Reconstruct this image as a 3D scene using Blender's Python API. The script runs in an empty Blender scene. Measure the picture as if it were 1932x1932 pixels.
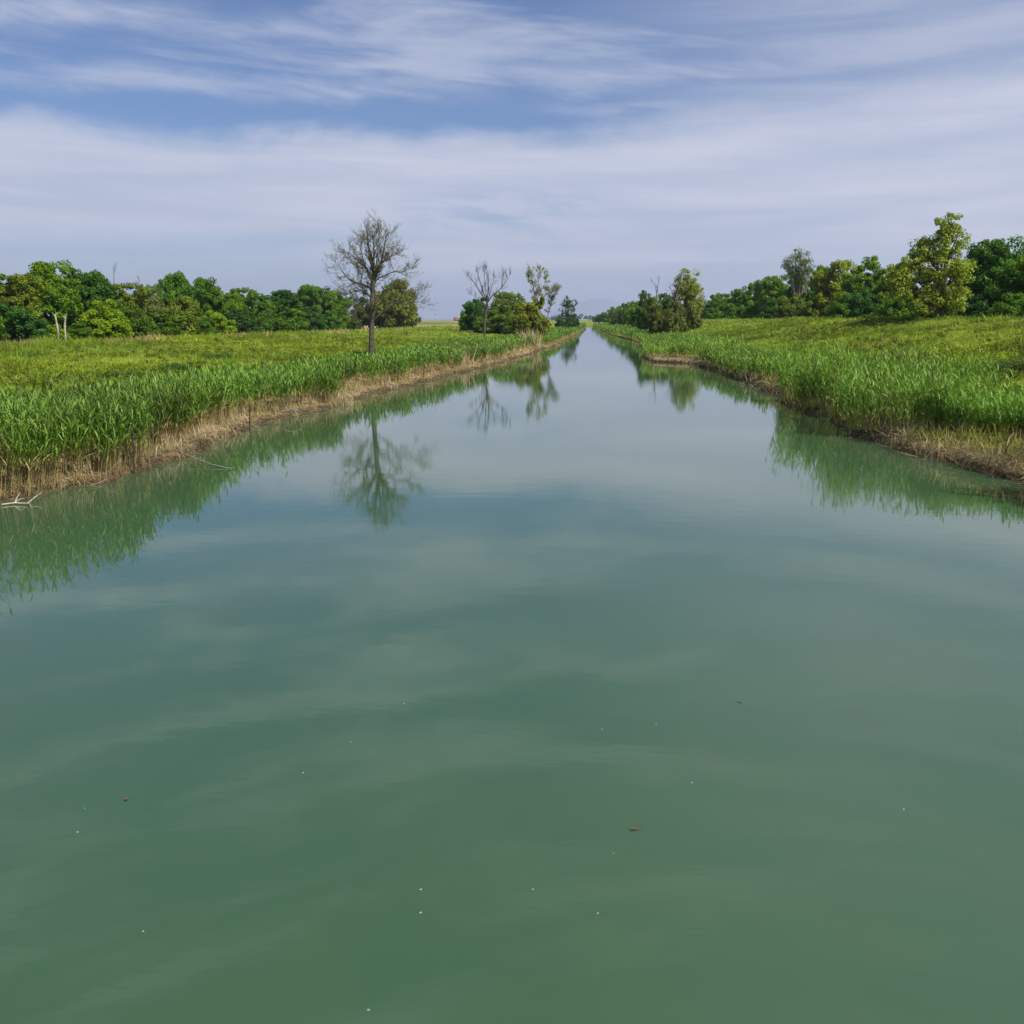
import bpy, math, random
import numpy as np
from mathutils import Matrix, Vector, Euler

# ------------------------------------------------------------------ camera
R = math.radians
scene = bpy.context.scene
COL = scene.collection
F, CXY = 1896.0, 966.0              # focal length and centre in photo units (1932 px wide)
CAM_H, PITCH, YAW = 4.0, R(10.84), R(4.325)
cam_d = bpy.data.cameras.new("camera")
cam = bpy.data.objects.new("camera", cam_d)
COL.objects.link(cam)
cam.location = (0, 0, CAM_H)
cam.rotation_euler = (R(90) - PITCH, 0, YAW)
cam_d.sensor_width = 36.0
cam_d.lens = 36.0 * F / 1932.0
cam_d.clip_start = 0.1
cam_d.clip_end = 60000
scene.camera = cam
CM = Euler((R(90) - PITCH, 0, YAW)).to_matrix()

# ------------------------------------------------------------------ light
SUN_EL, SUN_AZ = R(50), R(128)      # azimuth measured from +Y (along the canal) towards +X
sun_dir = Vector((math.sin(SUN_AZ) * math.cos(SUN_EL), math.cos(SUN_AZ) * math.cos(SUN_EL), math.sin(SUN_EL)))
sd = bpy.data.lights.new("sun", 'SUN')
sd.energy = 5.0
sd.angle = R(0.6)
sd.color = (1.0, 0.955, 0.87)
so = bpy.data.objects.new("sun", sd)
COL.objects.link(so)
so.rotation_euler = sun_dir.to_track_quat('Z', 'Y').to_euler()
so.location = (0, 0, 60)

scene.view_settings.view_transform = 'Standard'
scene.view_settings.look = 'None'
scene.view_settings.exposure = 0.42
scene.view_settings.gamma = 1.0
scene.cycles.use_denoising = True
scene.cycles.denoiser = 'OPENIMAGEDENOISE'
scene.cycles.denoising_input_passes = 'RGB_ALBEDO_NORMAL'
scene.cycles.denoising_prefilter = 'ACCURATE'
scene.cycles.max_bounces = 6
scene.cycles.diffuse_bounces = 3
scene.cycles.transmission_bounces = 3
scene.cycles.glossy_bounces = 2
scene.cycles.caustics_reflective = False
scene.cycles.caustics_refractive = False


class NT:
    """small helper to write node trees"""
    def __init__(self, tree):
        self.t = tree
        self.n = tree.nodes
        self.l = tree.links
    def node(self, typ, **kw):
        nd = self.n.new(typ)
        for k, v in kw.items():
            setattr(nd, k, v)
        return nd
    def put(self, sock, v):
        if isinstance(v, bpy.types.NodeSocket):
            self.l.new(v, sock)
        elif v is not None:
            if sock.type == 'RGBA' and len(v) == 3:
                v = (*v, 1)
            sock.default_value = v
    def m(self, op, a, b=None, c=None, clamp=False):
        nd = self.node('ShaderNodeMath', operation=op, use_clamp=clamp)
        self.put(nd.inputs[0], a)
        if b is not None: self.put(nd.inputs[1], b)
        if c is not None: self.put(nd.inputs[2], c)
        return nd.outputs[0]
    def ss(self, x, lo, hi, t0=0.0, t1=1.0):
        nd = self.node('ShaderNodeMapRange', interpolation_type='SMOOTHSTEP')
        self.put(nd.inputs[0], x); self.put(nd.inputs[1], lo); self.put(nd.inputs[2], hi)
        self.put(nd.inputs[3], t0); self.put(nd.inputs[4], t1)
        return nd.outputs[0]
    def mix(self, f, a, b, mode='MIX'):
        nd = self.node('ShaderNodeMix', data_type='RGBA', blend_type=mode)
        self.put(nd.inputs[0], f); self.put(nd.inputs[6], a); self.put(nd.inputs[7], b)
        return nd.outputs[2]
    def noise(self, vec, scale, detail=4, rough=.55, dist=0.0, lac=2.0):
        nd = self.node('ShaderNodeTexNoise')
        self.put(nd.inputs['Vector'], vec)
        nd.inputs['Scale'].default_value = scale
        nd.inputs['Detail'].default_value = detail
        nd.inputs['Roughness'].default_value = rough
        nd.inputs['Distortion'].default_value = dist
        nd.inputs['Lacunarity'].default_value = lac
        return nd.outputs[0]
    def xyz(self, v):
        nd = self.node('ShaderNodeSeparateXYZ')
        self.put(nd.inputs[0], v)
        return nd.outputs
    def vec(self, x, y, z=0.0):
        nd = self.node('ShaderNodeCombineXYZ')
        self.put(nd.inputs[0], x); self.put(nd.inputs[1], y); self.put(nd.inputs[2], z)
        return nd.outputs[0]


# ------------------------------------------------------------------ sky
world = bpy.data.worlds.new("World")
scene.world = world
world.use_nodes = True
W = NT(world.node_tree)
W.n.clear()
sky = W.node('ShaderNodeTexSky', sky_type='NISHITA')
sky.sun_disc = False
sky.sun_elevation = SUN_EL
sky.sun_rotation = SUN_AZ
sky.air_density = 1.0
sky.dust_density = 0.3
sky.ozone_density = 3.0
tc = W.node('ShaderNodeTexCoord')
x, y, z = W.xyz(tc.outputs['Generated'])
az = W.m('ARCTAN2', x, y)
el = W.m('ARCTANGENT', W.m('DIVIDE', z, W.m('SQRT', W.m('ADD', W.m('MULTIPLY', x, x), W.m('MULTIPLY', y, y)))))
elp = W.m('ADD', el, W.m('MULTIPLY', az, 0.10))
vA = W.vec(W.m('MULTIPLY', az, 2.6), W.m('MULTIPLY', elp, 17.0), 3.7)
vB = W.vec(W.m('MULTIPLY', az, 3.0), W.m('MULTIPLY', el, 34.0), 9.1)
vC = W.vec(W.m('MULTIPLY', az, 9.0), W.m('MULTIPLY', elp, 60.0), 1.3)
nA = W.noise(vA, 1.15, 7, .56, .55)
nB = W.noise(vB, 1.3, 6, .6, .4)
nC = W.noise(vC, 1.0, 8, .68, .5)
nE = W.noise(W.vec(W.m('MULTIPLY', az, 3.2), W.m('MULTIPLY', el, 6.0), 5.0), 2.0, 5, .6, .2)
edge = W.m('ADD', W.m('ADD', 0.135, W.m('MULTIPLY', W.m('MAXIMUM', W.m('ADD', az, 0.02), 0.0), 0.16)),
           W.m('MULTIPLY', nE, 0.065))
sheet = W.ss(W.m('DIVIDE', W.m('SUBTRACT', el, edge), W.ss(az, -.1, .3, 1.0, 3.2)), 0.014, -0.016)
sheet = W.m('MULTIPLY', sheet, W.m('ADD', 0.80, W.m('MULTIPLY', nB, 0.22)))
low = W.ss(el, 0.02, 0.075, 0.86, 1.0)
sheet = W.m('MULTIPLY', sheet, low)
strk = W.ss(W.m('ADD', nA, W.m('MULTIPLY', W.m('SUBTRACT', nC, 0.5), 0.22)), 0.45, 0.72, 0.05, 0.66)
def streak(e0, wdt, a0, a1, amp):
    q = W.m('DIVIDE', W.m('SUBTRACT', W.m('ADD', el, W.m('MULTIPLY', W.m('SUBTRACT', nE, .5), .05)), e0), wdt)
    gsn = W.m('POWER', 2.718, W.m('MULTIPLY', W.m('MULTIPLY', q, q), -1.0))
    msk = W.m('MULTIPLY', W.ss(az, a0 - .12, a0 + .04), W.ss(az, a1 + .14, a1 - .02))
    return W.m('MULTIPLY', W.m('MULTIPLY', gsn, msk), W.m('MULTIPLY', amp, W.ss(W.m('ADD', nC, W.m('MULTIPLY', nA, .5)), .45, .95, .25, 1.0)))
for args in [(.205, .011, -.60, -.17, .62), (.252, .013, -.60, -.15, .62), (.222, .014, -.08, .22, .62), (.195, .008, .0, .3, .5)]:
    strk = W.m('MAXIMUM', strk, streak(*args))
veil = W.m('MULTIPLY', W.ss(az, -0.12, 0.30), W.ss(nB, .2, .7, .38, .62))
strk = W.m('MAXIMUM', strk, veil)
wq = W.m('ADD', W.m('POWER', W.m('DIVIDE', W.m('ADD', az, .085), .10), 2.0), W.m('POWER', W.m('DIVIDE', W.m('SUBTRACT', el, .100), .020), 2.0))
wisp = W.m('MULTIPLY', W.m('POWER', 2.718, W.m('MULTIPLY', wq, -1.0)), W.ss(nC, .42, .58, 0, .50))
lowl = W.m('MULTIPLY', W.ss(el, .085, .070), W.ss(az, -.10, -.30, 0, .24))
dens = W.m('SUBTRACT', W.m('SUBTRACT', W.m('MAXIMUM', sheet, strk), wisp), lowl, clamp=True)
SKY_K = 0.098
skc = W.mix(1.0, sky.outputs[0], (0.42, 0.52, 0.70), 'MULTIPLY')
cloudc = W.mix(W.ss(nB, .35, .7), (4.1, 4.5, 5.6), (5.05, 5.15, 6.05))
colr = W.mix(dens, skc, cloudc)
bg = W.node('ShaderNodeBackground')
W.l.new(colr, bg.inputs[0])
bg.inputs[1].default_value = SKY_K
wo = W.node('ShaderNodeOutputWorld')
W.l.new(bg.outputs[0], wo.inputs[0])


# ------------------------------------------------------------------ photo geometry helpers
def ray(px, py):
    return CM @ Vector((px - CXY, -(py - CXY), -F))

def on_z(px, py, z=0.0):
    r = ray(px, py)
    t = (z - CAM_H) / r.z
    return (r.x * t, r.y * t)

def at_y(px, py, Y):
    r = ray(px, py)
    t = Y / r.y
    return Vector((r.x * t, Y, CAM_H + r.z * t))

LEFT = [(0, 952), (60, 936), (130, 921), (200, 906), (250, 890), (300, 874), (345, 862), (375, 850), (430, 826),
        (500, 803), (560, 788), (615, 774), (640, 757), (700, 742), (760, 730), (830, 716), (880, 700), (920, 690),
        (960, 680), (1000, 668), (1040, 655), (1072, 640), (1092, 628), (1105, 618)]
RIGHT = [(1122, 618), (1150, 630), (1200, 644), (1222, 660), (1216, 676), (1228, 682), (1300, 686), (1350, 698), (1400, 718), (1440, 735),
         (1480, 757), (1520, 776), (1560, 795), (1600, 815), (1650, 834), (1700, 848), (1750, 862), (1800, 880),
         (1850, 894), (1932, 908)]
_l = sorted([on_z(*p)[::-1] for p in LEFT])
_r = sorted([on_z(*p)[::-1] for p in RIGHT])
_l = [(-80, -13.0), (12, -13.2)] + _l
_r = [(-80, 11.2), (17, 10.9)] + _r
LY, LX = np.array([a for a, b in _l]), np.array([b for a, b in _l])
RY, RX = np.array([a for a, b in _r]), np.array([b for a, b in _r])
Y_END = 640.0

def vnoise(x, y, s, seed=0):
    """smooth value noise in numpy"""
    x0 = np.asarray(x, float); y0 = np.asarray(y, float)
    x = (x0 * .83 + y0 * .56) / s + seed * 1.37; y = (y0 * .83 - x0 * .56) / s + seed * .71
    xi = np.floor(x).astype(np.int64); yi = np.floor(y).astype(np.int64)
    fx = x - xi; fy = y - yi
    fx = fx * fx * (3 - 2 * fx); fy = fy * fy * (3 - 2 * fy)
    def h(a, b):
        n = (a * 374761393 + b * 668265263 + seed * 974711) & 0x7fffffff
        n = ((n ^ (n >> 13)) * 1274126177) & 0x7fffffff
        return ((n ^ (n >> 16)) & 0xffff) / 65535.0
    return (h(xi, yi) * (1 - fx) + h(xi + 1, yi) * fx) * (1 - fy) + (h(xi, yi + 1) * (1 - fx) + h(xi + 1, yi + 1) * fx) * fy

def wl(Y):
    Y = np.asarray(Y, float)
    return np.interp(Y, LY, LX) + 0.22 * np.sin(Y * 1.13) * np.clip(Y / 60, .3, 1) + 0.12 * np.sin(Y * 2.9 + 1) + .9 * (vnoise(Y, Y * 0, 3.7, 14) - .5) * np.clip(Y / 50, .4, 1)
def wr(Y):
    Y = np.asarray(Y, float)
    return np.interp(Y, RY, RX) + 0.20 * np.sin(Y * 1.31 + 2) * np.clip(Y / 60, .3, 1) + 0.10 * np.sin(Y * 3.3) + .9 * (vnoise(Y, Y * 0, 3.1, 15) - .5) * np.clip(Y / 50, .4, 1)

def ground_z(X, Y):
    X = np.asarray(X, float); Y = np.asarray(Y, float)
    dl = wl(Y) - X            # inland distance on the left bank
    dr = X - wr(Y)
    steep = 0.22 + 0.2 * vnoise(X, Y, 1.1, 3)
    zl = np.interp(dl, [-6, -0.15, 0.0, 0.35, 2.0, 5, 12, 26, 42.5, 46, 60, 400], [-1.5, -.25, -.02, 0.16, .4, .7, 1.0, 1.25, 1.68, 1.45, 1.2, 1.2])
    zr = np.interp(dr, [-6, -0.15, 0.0, 0.25, 2.0, 4, 21.5, 24, 30, 400], [-1.5, -.3, -.02, .26, .5, .75, 3.95, 3.9, 2.2, 2.0])
    z = np.where(X < (wl(Y) + wr(Y)) / 2, zl, zr)
    far = np.clip((Y - (Y_END - 60)) / 60, 0, 1)
    z = np.where((z < .8), z * (1 - far) + 0.9 * far, z)
    land = np.clip(z * 2.5, 0, 1)
    z = z + land * (0.16 * (vnoise(X, Y, 5, 1) - .5) + 0.22 * (vnoise(X, Y, 2.1, 2) - .5) * np.clip((z - .4) * 1.5, 0, 1) + 0.10 * (vnoise(X, Y, .7, 5) - .5))
    z = z + np.where((z > -.02) & (z < .7), 0.12 * (vnoise(X, Y, .45, 8) - .5), 0) 
    return z


# ------------------------------------------------------------------ mesh helpers
def make_mesh(name, verts, faces, mat, tint=None, smooth=False, size=None):
    """verts (n,3); faces (m,k) int array, all the same size"""
    verts = np.asarray(verts, np.float32); faces = np.asarray(faces, np.int32)
    me = bpy.data.meshes.new(name)
    k = faces.shape[1]
    me.vertices.add(len(verts)); me.vertices.foreach_set("co", verts.ravel())
    me.loops.add(faces.size); me.loops.foreach_set("vertex_index", faces.ravel())
    me.polygons.add(len(faces))
    me.polygons.foreach_set("loop_start", np.arange(0, faces.size, k, dtype=np.int32))
    me.polygons.foreach_set("loop_total", np.full(len(faces), k, np.int32))
    if smooth:
        me.polygons.foreach_set("use_smooth", np.ones(len(faces), bool))
    if tint is not None:
        at = me.attributes.new("tint", 'FLOAT_COLOR', 'POINT')
        c = np.ones((len(verts), 4), np.float32); c[:, :tint.shape[1]] = tint
        at.data.foreach_set("color", c.ravel())
    me.update(calc_edges=True)
    if mat: me.materials.append(mat)
    return me

def link(name, me, parent=None, loc=None, color=None):
    o = bpy.data.objects.new(name, me)
    COL.objects.link(o)
    if parent: o.parent = parent
    if loc is not None: o.location = loc
    if color is not None: o.color = (*color, 1)
    return o

def tag(o, label=None, cat=None, group=None, kind=None):
    if label: o["label"] = label
    if cat: o["category"] = cat
    if group: o["group"] = group
    if kind: o["kind"] = kind
    return o

def empty(name, loc, rz=0.0):
    o = bpy.data.objects.new(name, None)
    COL.objects.link(o)
    o.location = loc
    o.rotation_euler = (0, 0, rz)
    o.empty_display_size = .3
    return o

def tubes(paths, sides=6):
    """paths: list of (points (n,3), radii (n,)) -> verts, quad faces"""
    V, Fc, off = [], [], 0
    ang = np.arange(sides) * 2 * np.pi / sides
    for P, r in paths:
        P = np.asarray(P, float); r = np.asarray(r, float)
        n = len(P)
        T = np.gradient(P, axis=0)
        T /= (np.linalg.norm(T, axis=1, keepdims=True) + 1e-9)
        ref = np.array([0.31, 0.94, 0.1])
        if abs((T[0] * ref).sum()) > .9: ref = np.array([1., 0, 0])
        A = np.cross(T, ref); A /= (np.linalg.norm(A, axis=1, keepdims=True) + 1e-9)
        B = np.cross(T, A)
        ring = P[:, None, :] + r[:, None, None] * (np.cos(ang)[None, :, None] * A[:, None, :] + np.sin(ang)[None, :, None] * B[:, None, :])
        V.append(ring.reshape(-1, 3))
        i = np.arange(n - 1)[:, None] * sides; j = np.arange(sides)[None, :]; j2 = (j + 1) % sides
        f = np.stack([i + j, i + j2, i + sides + j2, i + sides + j], -1).reshape(-1, 4) + off
        Fc.append(f)
        off += n * sides
    return np.concatenate(V), np.concatenate(Fc)

def ribbons(base, tip, bend, width, tint, segs=3, droop=0.0, side=None, rng=None):
    """tapering leaf blades. base, tip (n,3), bend (n,3) offset of the middle control point; width (n,); tint (n,c)"""
    n = len(base)
    ts = np.linspace(0, 1, segs + 1)
    mid = (base + tip) / 2 + bend
    P = ((1 - ts)[None, :, None] ** 2) * base[:, None] + (2 * ts * (1 - ts))[None, :, None] * mid[:, None] + (ts ** 2)[None, :, None] * tip[:, None]
    d = tip - base
    if side is None:
        a = rng.uniform(0, np.pi * 2, n)
        side = np.stack([np.cos(a), np.sin(a), np.zeros(n)], 1)
    s = side / (np.linalg.norm(side, axis=1, keepdims=True) + 1e-9)
    prof = np.array([0.55] + [1.0] * (segs - 1) + [0.12]) if segs > 1 else np.array([1, .1])
    w = width[:, None] * prof[None, :] * 0.5
    L = P - s[:, None, :] * w[:, :, None]
    Rr = P + s[:, None, :] * w[:, :, None]
    V = np.stack([L, Rr], 2).reshape(n, -1, 3)
    k = 2 * (segs + 1)
    i = np.arange(segs) * 2
    f1 = np.stack([i, i + 1, i + 3, i + 2], 1)
    Fc = (f1[None] + (np.arange(n) * k)[:, None, None]).reshape(-1, 4)
    return V.reshape(-1, 3), Fc, np.repeat(tint, k, axis=0)

def merge(parts):
    V, Fc, T, off = [], [], [], 0
    for v, f, t in parts:
        V.append(v); Fc.append(f + off); T.append(t); off += len(v)
    return np.concatenate(V), np.concatenate(Fc), np.concatenate(T)


# ------------------------------------------------------------------ materials
def mat_new(name):
    m = bpy.data.materials.new(name)
    m.use_nodes = True
    g = NT(m.node_tree); g.n.clear()
    out = g.node('ShaderNodeOutputMaterial')
    return m, g, out

def foliage_mat(name, colour=None, trans=0.3, vary=0.5, rough=.55, spec=.25):
    """colour None: the object's own colour; tint.r = light/dark variation, tint.g = towards yellow, tint.b = dry"""
    m, g, out = mat_new(name)
    at = g.node('ShaderNodeAttribute', attribute_name='tint')
    r_, g_, b_ = g.node('ShaderNodeSeparateColor').outputs[:3]
    sc = r_.node; g.l.new(at.outputs['Color'], sc.inputs[0])
    if colour is None:
        oi = g.node('ShaderNodeObjectInfo'); base = oi.outputs['Color']
    else:
        rgb = g.node('ShaderNodeRGB'); rgb.outputs[0].default_value = (*colour, 1); base = rgb.outputs[0]
    k = g.m('ADD', 1.0 - vary, g.m('MULTIPLY', r_, 2 * vary))
    c = g.mix(1.0, base, g.vec(k, k, k), 'MULTIPLY')
    yel = g.mix(1.0, c, (1.6, 1.25, 0.5), 'MULTIPLY')
    c = g.mix(g_, c, yel)
    dry = g.mix(g.noise(g.node('ShaderNodeNewGeometry').outputs['Position'], 3.0), (.36, .25, .115), (.50, .37, .19))
    c = g.mix(b_, c, dry)
    pb = g.node('ShaderNodeBsdfPrincipled')
    g.put(pb.inputs['Base Color'], c)
    pb.inputs['Roughness'].default_value = rough
    pb.inputs['Specular IOR Level'].default_value = spec
    tr = g.node('ShaderNodeBsdfTranslucent')
    g.put(tr.inputs[0], g.mix(1.0, c, (1.25, 1.3, .6), 'MULTIPLY'))
    mx = g.node('ShaderNodeMixShader'); mx.inputs[0].default_value = trans
    g.l.new(pb.outputs[0], mx.inputs[1]); g.l.new(tr.outputs[0], mx.inputs[2])
    g.l.new(mx.outputs[0], out.inputs[0])
    return m

M_LEAF = foliage_mat("leaf", None, trans=.36, vary=.6, spec=.10)
M_REED = foliage_mat("reed", (.092, .200, .024), trans=.3, vary=.65)
M_GRASS = foliage_mat("grass", (.158, .242, .018), trans=.34, vary=.42)
M_STRAW = foliage_mat("straw", (.38, .27, .12), trans=.12, vary=.45, rough=.8, spec=.1)

def bark_mat(name, c1, c2, scale=8):
    m, g, out = mat_new(name)
    tco = g.node('ShaderNodeNewGeometry').outputs['Position']
    n = g.noise(tco, scale, 6, .65)
    pb = g.node('ShaderNodeBsdfPrincipled')
    g.put(pb.inputs['Base Color'], g.mix(g.ss(n, .35, .65), c1, c2))
    pb.inputs['Roughness'].default_value = .9
    bp = g.node('ShaderNodeBump'); bp.inputs['Strength'].default_value = .6; bp.inputs['Distance'].default_value = .03
    g.l.new(n, bp.inputs['Height']); g.l.new(bp.outputs[0], pb.inputs['Normal'])
    g.l.new(pb.outputs[0], out.inputs[0])
    return m
M_BARK = bark_mat("bark", (.035, .028, .020), (.100, .083, .060))
M_BARK_G = bark_mat("grey_bark", (.12, .105, .09), (.24, .215, .185))
M_BARK_P = bark_mat("pale_wood", (.20, .17, .13), (.42, .38, .30), 5)
M_STAKE = bark_mat("wet_wood", (.018, .014, .010), (.05, .04, .03), 14)

# ground: meadow, mud near the water, dry patches
def ground_material():
    m, g, out = mat_new("meadow_ground")
    pos = g.node('ShaderNodeNewGeometry').outputs['Position']
    X, Y, Z = g.xyz(pos)
    n1 = g.noise(pos, .09, 6, .6, .4); n2 = g.noise(pos, .6, 6, .65); n3 = g.noise(pos, 4.5, 5, .7)
    grn = g.mix(g.ss(n1, .4, .6), (.11, .175, .016), (.175, .21, .020))
    grn = g.mix(g.ss(n2, .50, .74), grn, (.15, .125, .022))
    grn = g.mix(g.ss(n3, .55, .8, 0, .5), grn, (.03, .055, .010))
    mud = g.mix(g.ss(n3, .35, .65), (.030, .021, .013), (.13, .088, .045))
    straw = g.mix(g.ss(n3, .3, .7), (.14, .10, .045), (.33, .25, .12))
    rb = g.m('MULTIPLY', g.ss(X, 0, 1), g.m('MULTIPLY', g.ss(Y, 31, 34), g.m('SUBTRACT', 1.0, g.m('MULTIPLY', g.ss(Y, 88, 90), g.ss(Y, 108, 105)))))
    straw = g.mix(rb, straw, g.mix(g.ss(n3, .3, .7), (.03, .03, .012), (.07, .07, .022)))  # right bank: shade beneath the overhanging reeds painted into the ground colour
    straw = g.mix(g.ss(Y, 115, 180), straw, grn)
    c = g.mix(g.ss(g.m('ADD', Z, g.m('MULTIPLY', g.m('SUBTRACT', n2, .5), .5)), .42, .75), straw, grn)
    c = g.mix(g.ss(g.m('ADD', Z, g.m('MULTIPLY', g.m('SUBTRACT', n3, .5), .25)), .10, .24), mud, c)
    # far flat fields of stubble beyond the meadow
    fld = g.mix(g.ss(g.noise(g.vec(g.m('MULTIPLY', X, .004), g.m('MULTIPLY', Y, .0015)), 2.5, 3), .45, .55), (.30, .24, .09), (.10, .13, .03))
    c = g.mix(g.ss(g.m('ADD', g.m('MULTIPLY', X, -1), g.m('MULTIPLY', n1, 6)), 55, 58), c, fld)
    pb = g.node('ShaderNodeBsdfPrincipled')
    g.put(pb.inputs['Base Color'], c); pb.inputs['Roughness'].default_value = .95
    pb.inputs['Specular IOR Level'].default_value = .1
    bp = g.node('ShaderNodeBump'); bp.inputs['Strength'].default_value = .7; bp.inputs['Distance'].default_value = .12
    g.l.new(g.m('ADD', n3, n2), bp.inputs['Height']); g.l.new(bp.outputs[0], pb.inputs['Normal'])
    g.l.new(pb.outputs[0], out.inputs[0])
    return m

def water_material():
    m, g, out = mat_new("canal_water")
    pos = g.node('ShaderNodeNewGeometry').outputs['Position']
    X, Y, Z = g.xyz(pos)
    # silt clouds in the body of the water
    n1 = g.noise(g.vec(X, g.m('MULTIPLY', Y, .55)), .16, 5, .55, .8)
    n2 = g.noise(g.vec(X, g.m('MULTIPLY', Y, .7)), .9, 4, .6)
    c = g.mix(g.ss(n1, .3, .72), (.034, .079, .038), (.044, .086, .040))
    c = g.mix(g.ss(n2, .5, .8, 0, .30), c, (.056, .080, .035))
    pb = g.node('ShaderNodeBsdfPrincipled')
    g.put(pb.inputs['Base Color'], c)
    pb.inputs['Roughness'].default_value = .014
    pb.inputs['IOR'].default_value = 1.50
    w1 = g.noise(g.vec(X, g.m('MULTIPLY', Y, 1.7)), 1.3, 3, .5)
    w2 = g.noise(g.vec(X, g.m('MULTIPLY', Y, 2.0)), 9.0, 3, .55)
    patch = g.ss(g.noise(g.vec(g.m('MULTIPLY', X, .5), Y), .12, 3), .42, .62, .3, 1.0)
    h = g.m('ADD', g.m('MULTIPLY', w1, .0026), g.m('MULTIPLY', g.m('MULTIPLY', w2, .00070), patch))
    bp = g.node('ShaderNodeBump'); bp.inputs['Strength'].default_value = .55; bp.inputs['Distance'].default_value = 1.0
    g.l.new(h, bp.inputs['Height']); g.l.new(bp.outputs[0], pb.inputs['Normal'])
    g.l.new(pb.outputs[0], out.inputs[0])
    return m


# ------------------------------------------------------------------ ground and water
def build_ground():
    ys = np.concatenate([np.arange(-70, 12, 3), np.arange(12, 60, .28), np.arange(60, 130, .7), np.arange(130, 320, 2.5),
                         np.arange(320, 700, 12), np.geomspace(700, 14000, 24)])
    s_in = np.concatenate([[-11, -6, -3, -1, -.4, -.15], np.arange(0, 6, .2), np.arange(6, 24, .55), np.arange(24, 48, 1.2), [49, 52, 58, 70, 100, 160, 300, 700, 1600, 4000, 9000, 16000]])
    V = []
    for Y in ys:
        xl, xr = float(wl(Y)), float(wr(Y))
        if Y > Y_END: xl, xr = -6.0, 6.0
        mid = (xl + xr) / 2
        L = xl - s_in; Rr = xr + s_in
        L = np.minimum(L, mid - .05 - .01 * np.arange(len(L))); Rr = np.maximum(Rr, mid + .05 + .01 * np.arange(len(Rr)))
        V.append(np.stack([np.concatenate([L[::-1], Rr]), np.full(2 * len(s_in), Y)], 1))
    V = np.array(V)
    Z = ground_z(V[..., 0], V[..., 1])
    Z = np.where(V[..., 1] > Y_END, np.maximum(Z, .9), Z)
    Z = np.where((np.abs(V[..., 0]) > 400) | (V[..., 1] > 900), np.minimum(Z, 1.2), Z)
    nr, nc = Z.shape
    verts = np.concatenate([V, Z[..., None]], -1).reshape(-1, 3)
    i = np.arange(nr - 1)[:, None] * nc; j = np.arange(nc - 1)[None]
    f = np.stack([i + j, i + j + 1, i + nc + j + 1, i + nc + j], -1).reshape(-1, 4)
    o = link("ground", make_mesh("ground", verts, f, ground_material(), smooth=True))
    tag(o, "green meadow banks rising either side of the canal", "ground", kind="structure")
build_ground()

wm = make_mesh("water", [(-40, -60, 0), (40, -60, 0), (40, Y_END, 0), (-40, Y_END, 0)], [(0, 1, 2, 3)], water_material())
tag(link("water", wm), "still green canal water with sky reflections", "water", kind="structure")


# ------------------------------------------------------------------ reeds
rng = np.random.default_rng(11)
U = rng.uniform

def reed_edge_left(Y):    # bare straw strip between the water and the green reeds
    k = .25 + 1.25 * vnoise(Y, Y * 0, 2.6 + 0 * 1, 17)
    k = np.where((np.asarray(Y) > 26) & (np.asarray(Y) < 62), .30 + .50 * k, k * .8)
    return k * np.interp(Y, [15, 20, 26.6, 27.8, 36, 44, 45.6, 47.5, 49, 60, 78, 82, 100, 110, 118, 160, 300], [.25, .2, .1, 1.35, 1.2, 1.0, .1, .1, 1.7, 1.3, .6, 1.4, .8, 1.6, 2.4, 1.0, .6])
def reed_edge_right(Y):
    return np.interp(Y, [10, 23.6, 24.6, 30, 33, 36, 48, 51, 52.5, 62, 70, 84, 88, 100, 104, 140, 300], [.0, .0, 3.0, 2.6, 1.3, .05, .0, .05, 2.1, 1.5, .1, .1, .3, 2.0, .2, .1, .1])
def reed_height(X, Y, side, d=0):
    h = 1.62 + .42 * (vnoise(X, Y, 2.2, 21) - .5) + .45 * (vnoise(X, Y, .9, 23) - .5) + .5 * (vnoise(X, Y, 6.5, 22) - .5)
    h = h * (np.interp(d, [0, 1.2, 3.2], [.90, .76, .56]) if side > 0 else np.interp(d, [0, 1.5, 3.5, 6], [1.0, .88, .66, .60]))
    if side > 0:
        h = h * np.interp(Y, [10, 23.5, 25, 30, 35, 38, 50, 52, 60, 200], [1.7, 1.65, .78, .8, 1.25, 1.65, 1.85, .66, .80, 1.0])
    else:
        h = h * np.interp(Y, [10, 26.8, 28.5, 44, 45.5, 47.5, 49.5, 100, 130], [1.15, 1.2, .98, .98, 1.1, 1.1, .92, .88, .85])
    return h

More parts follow.
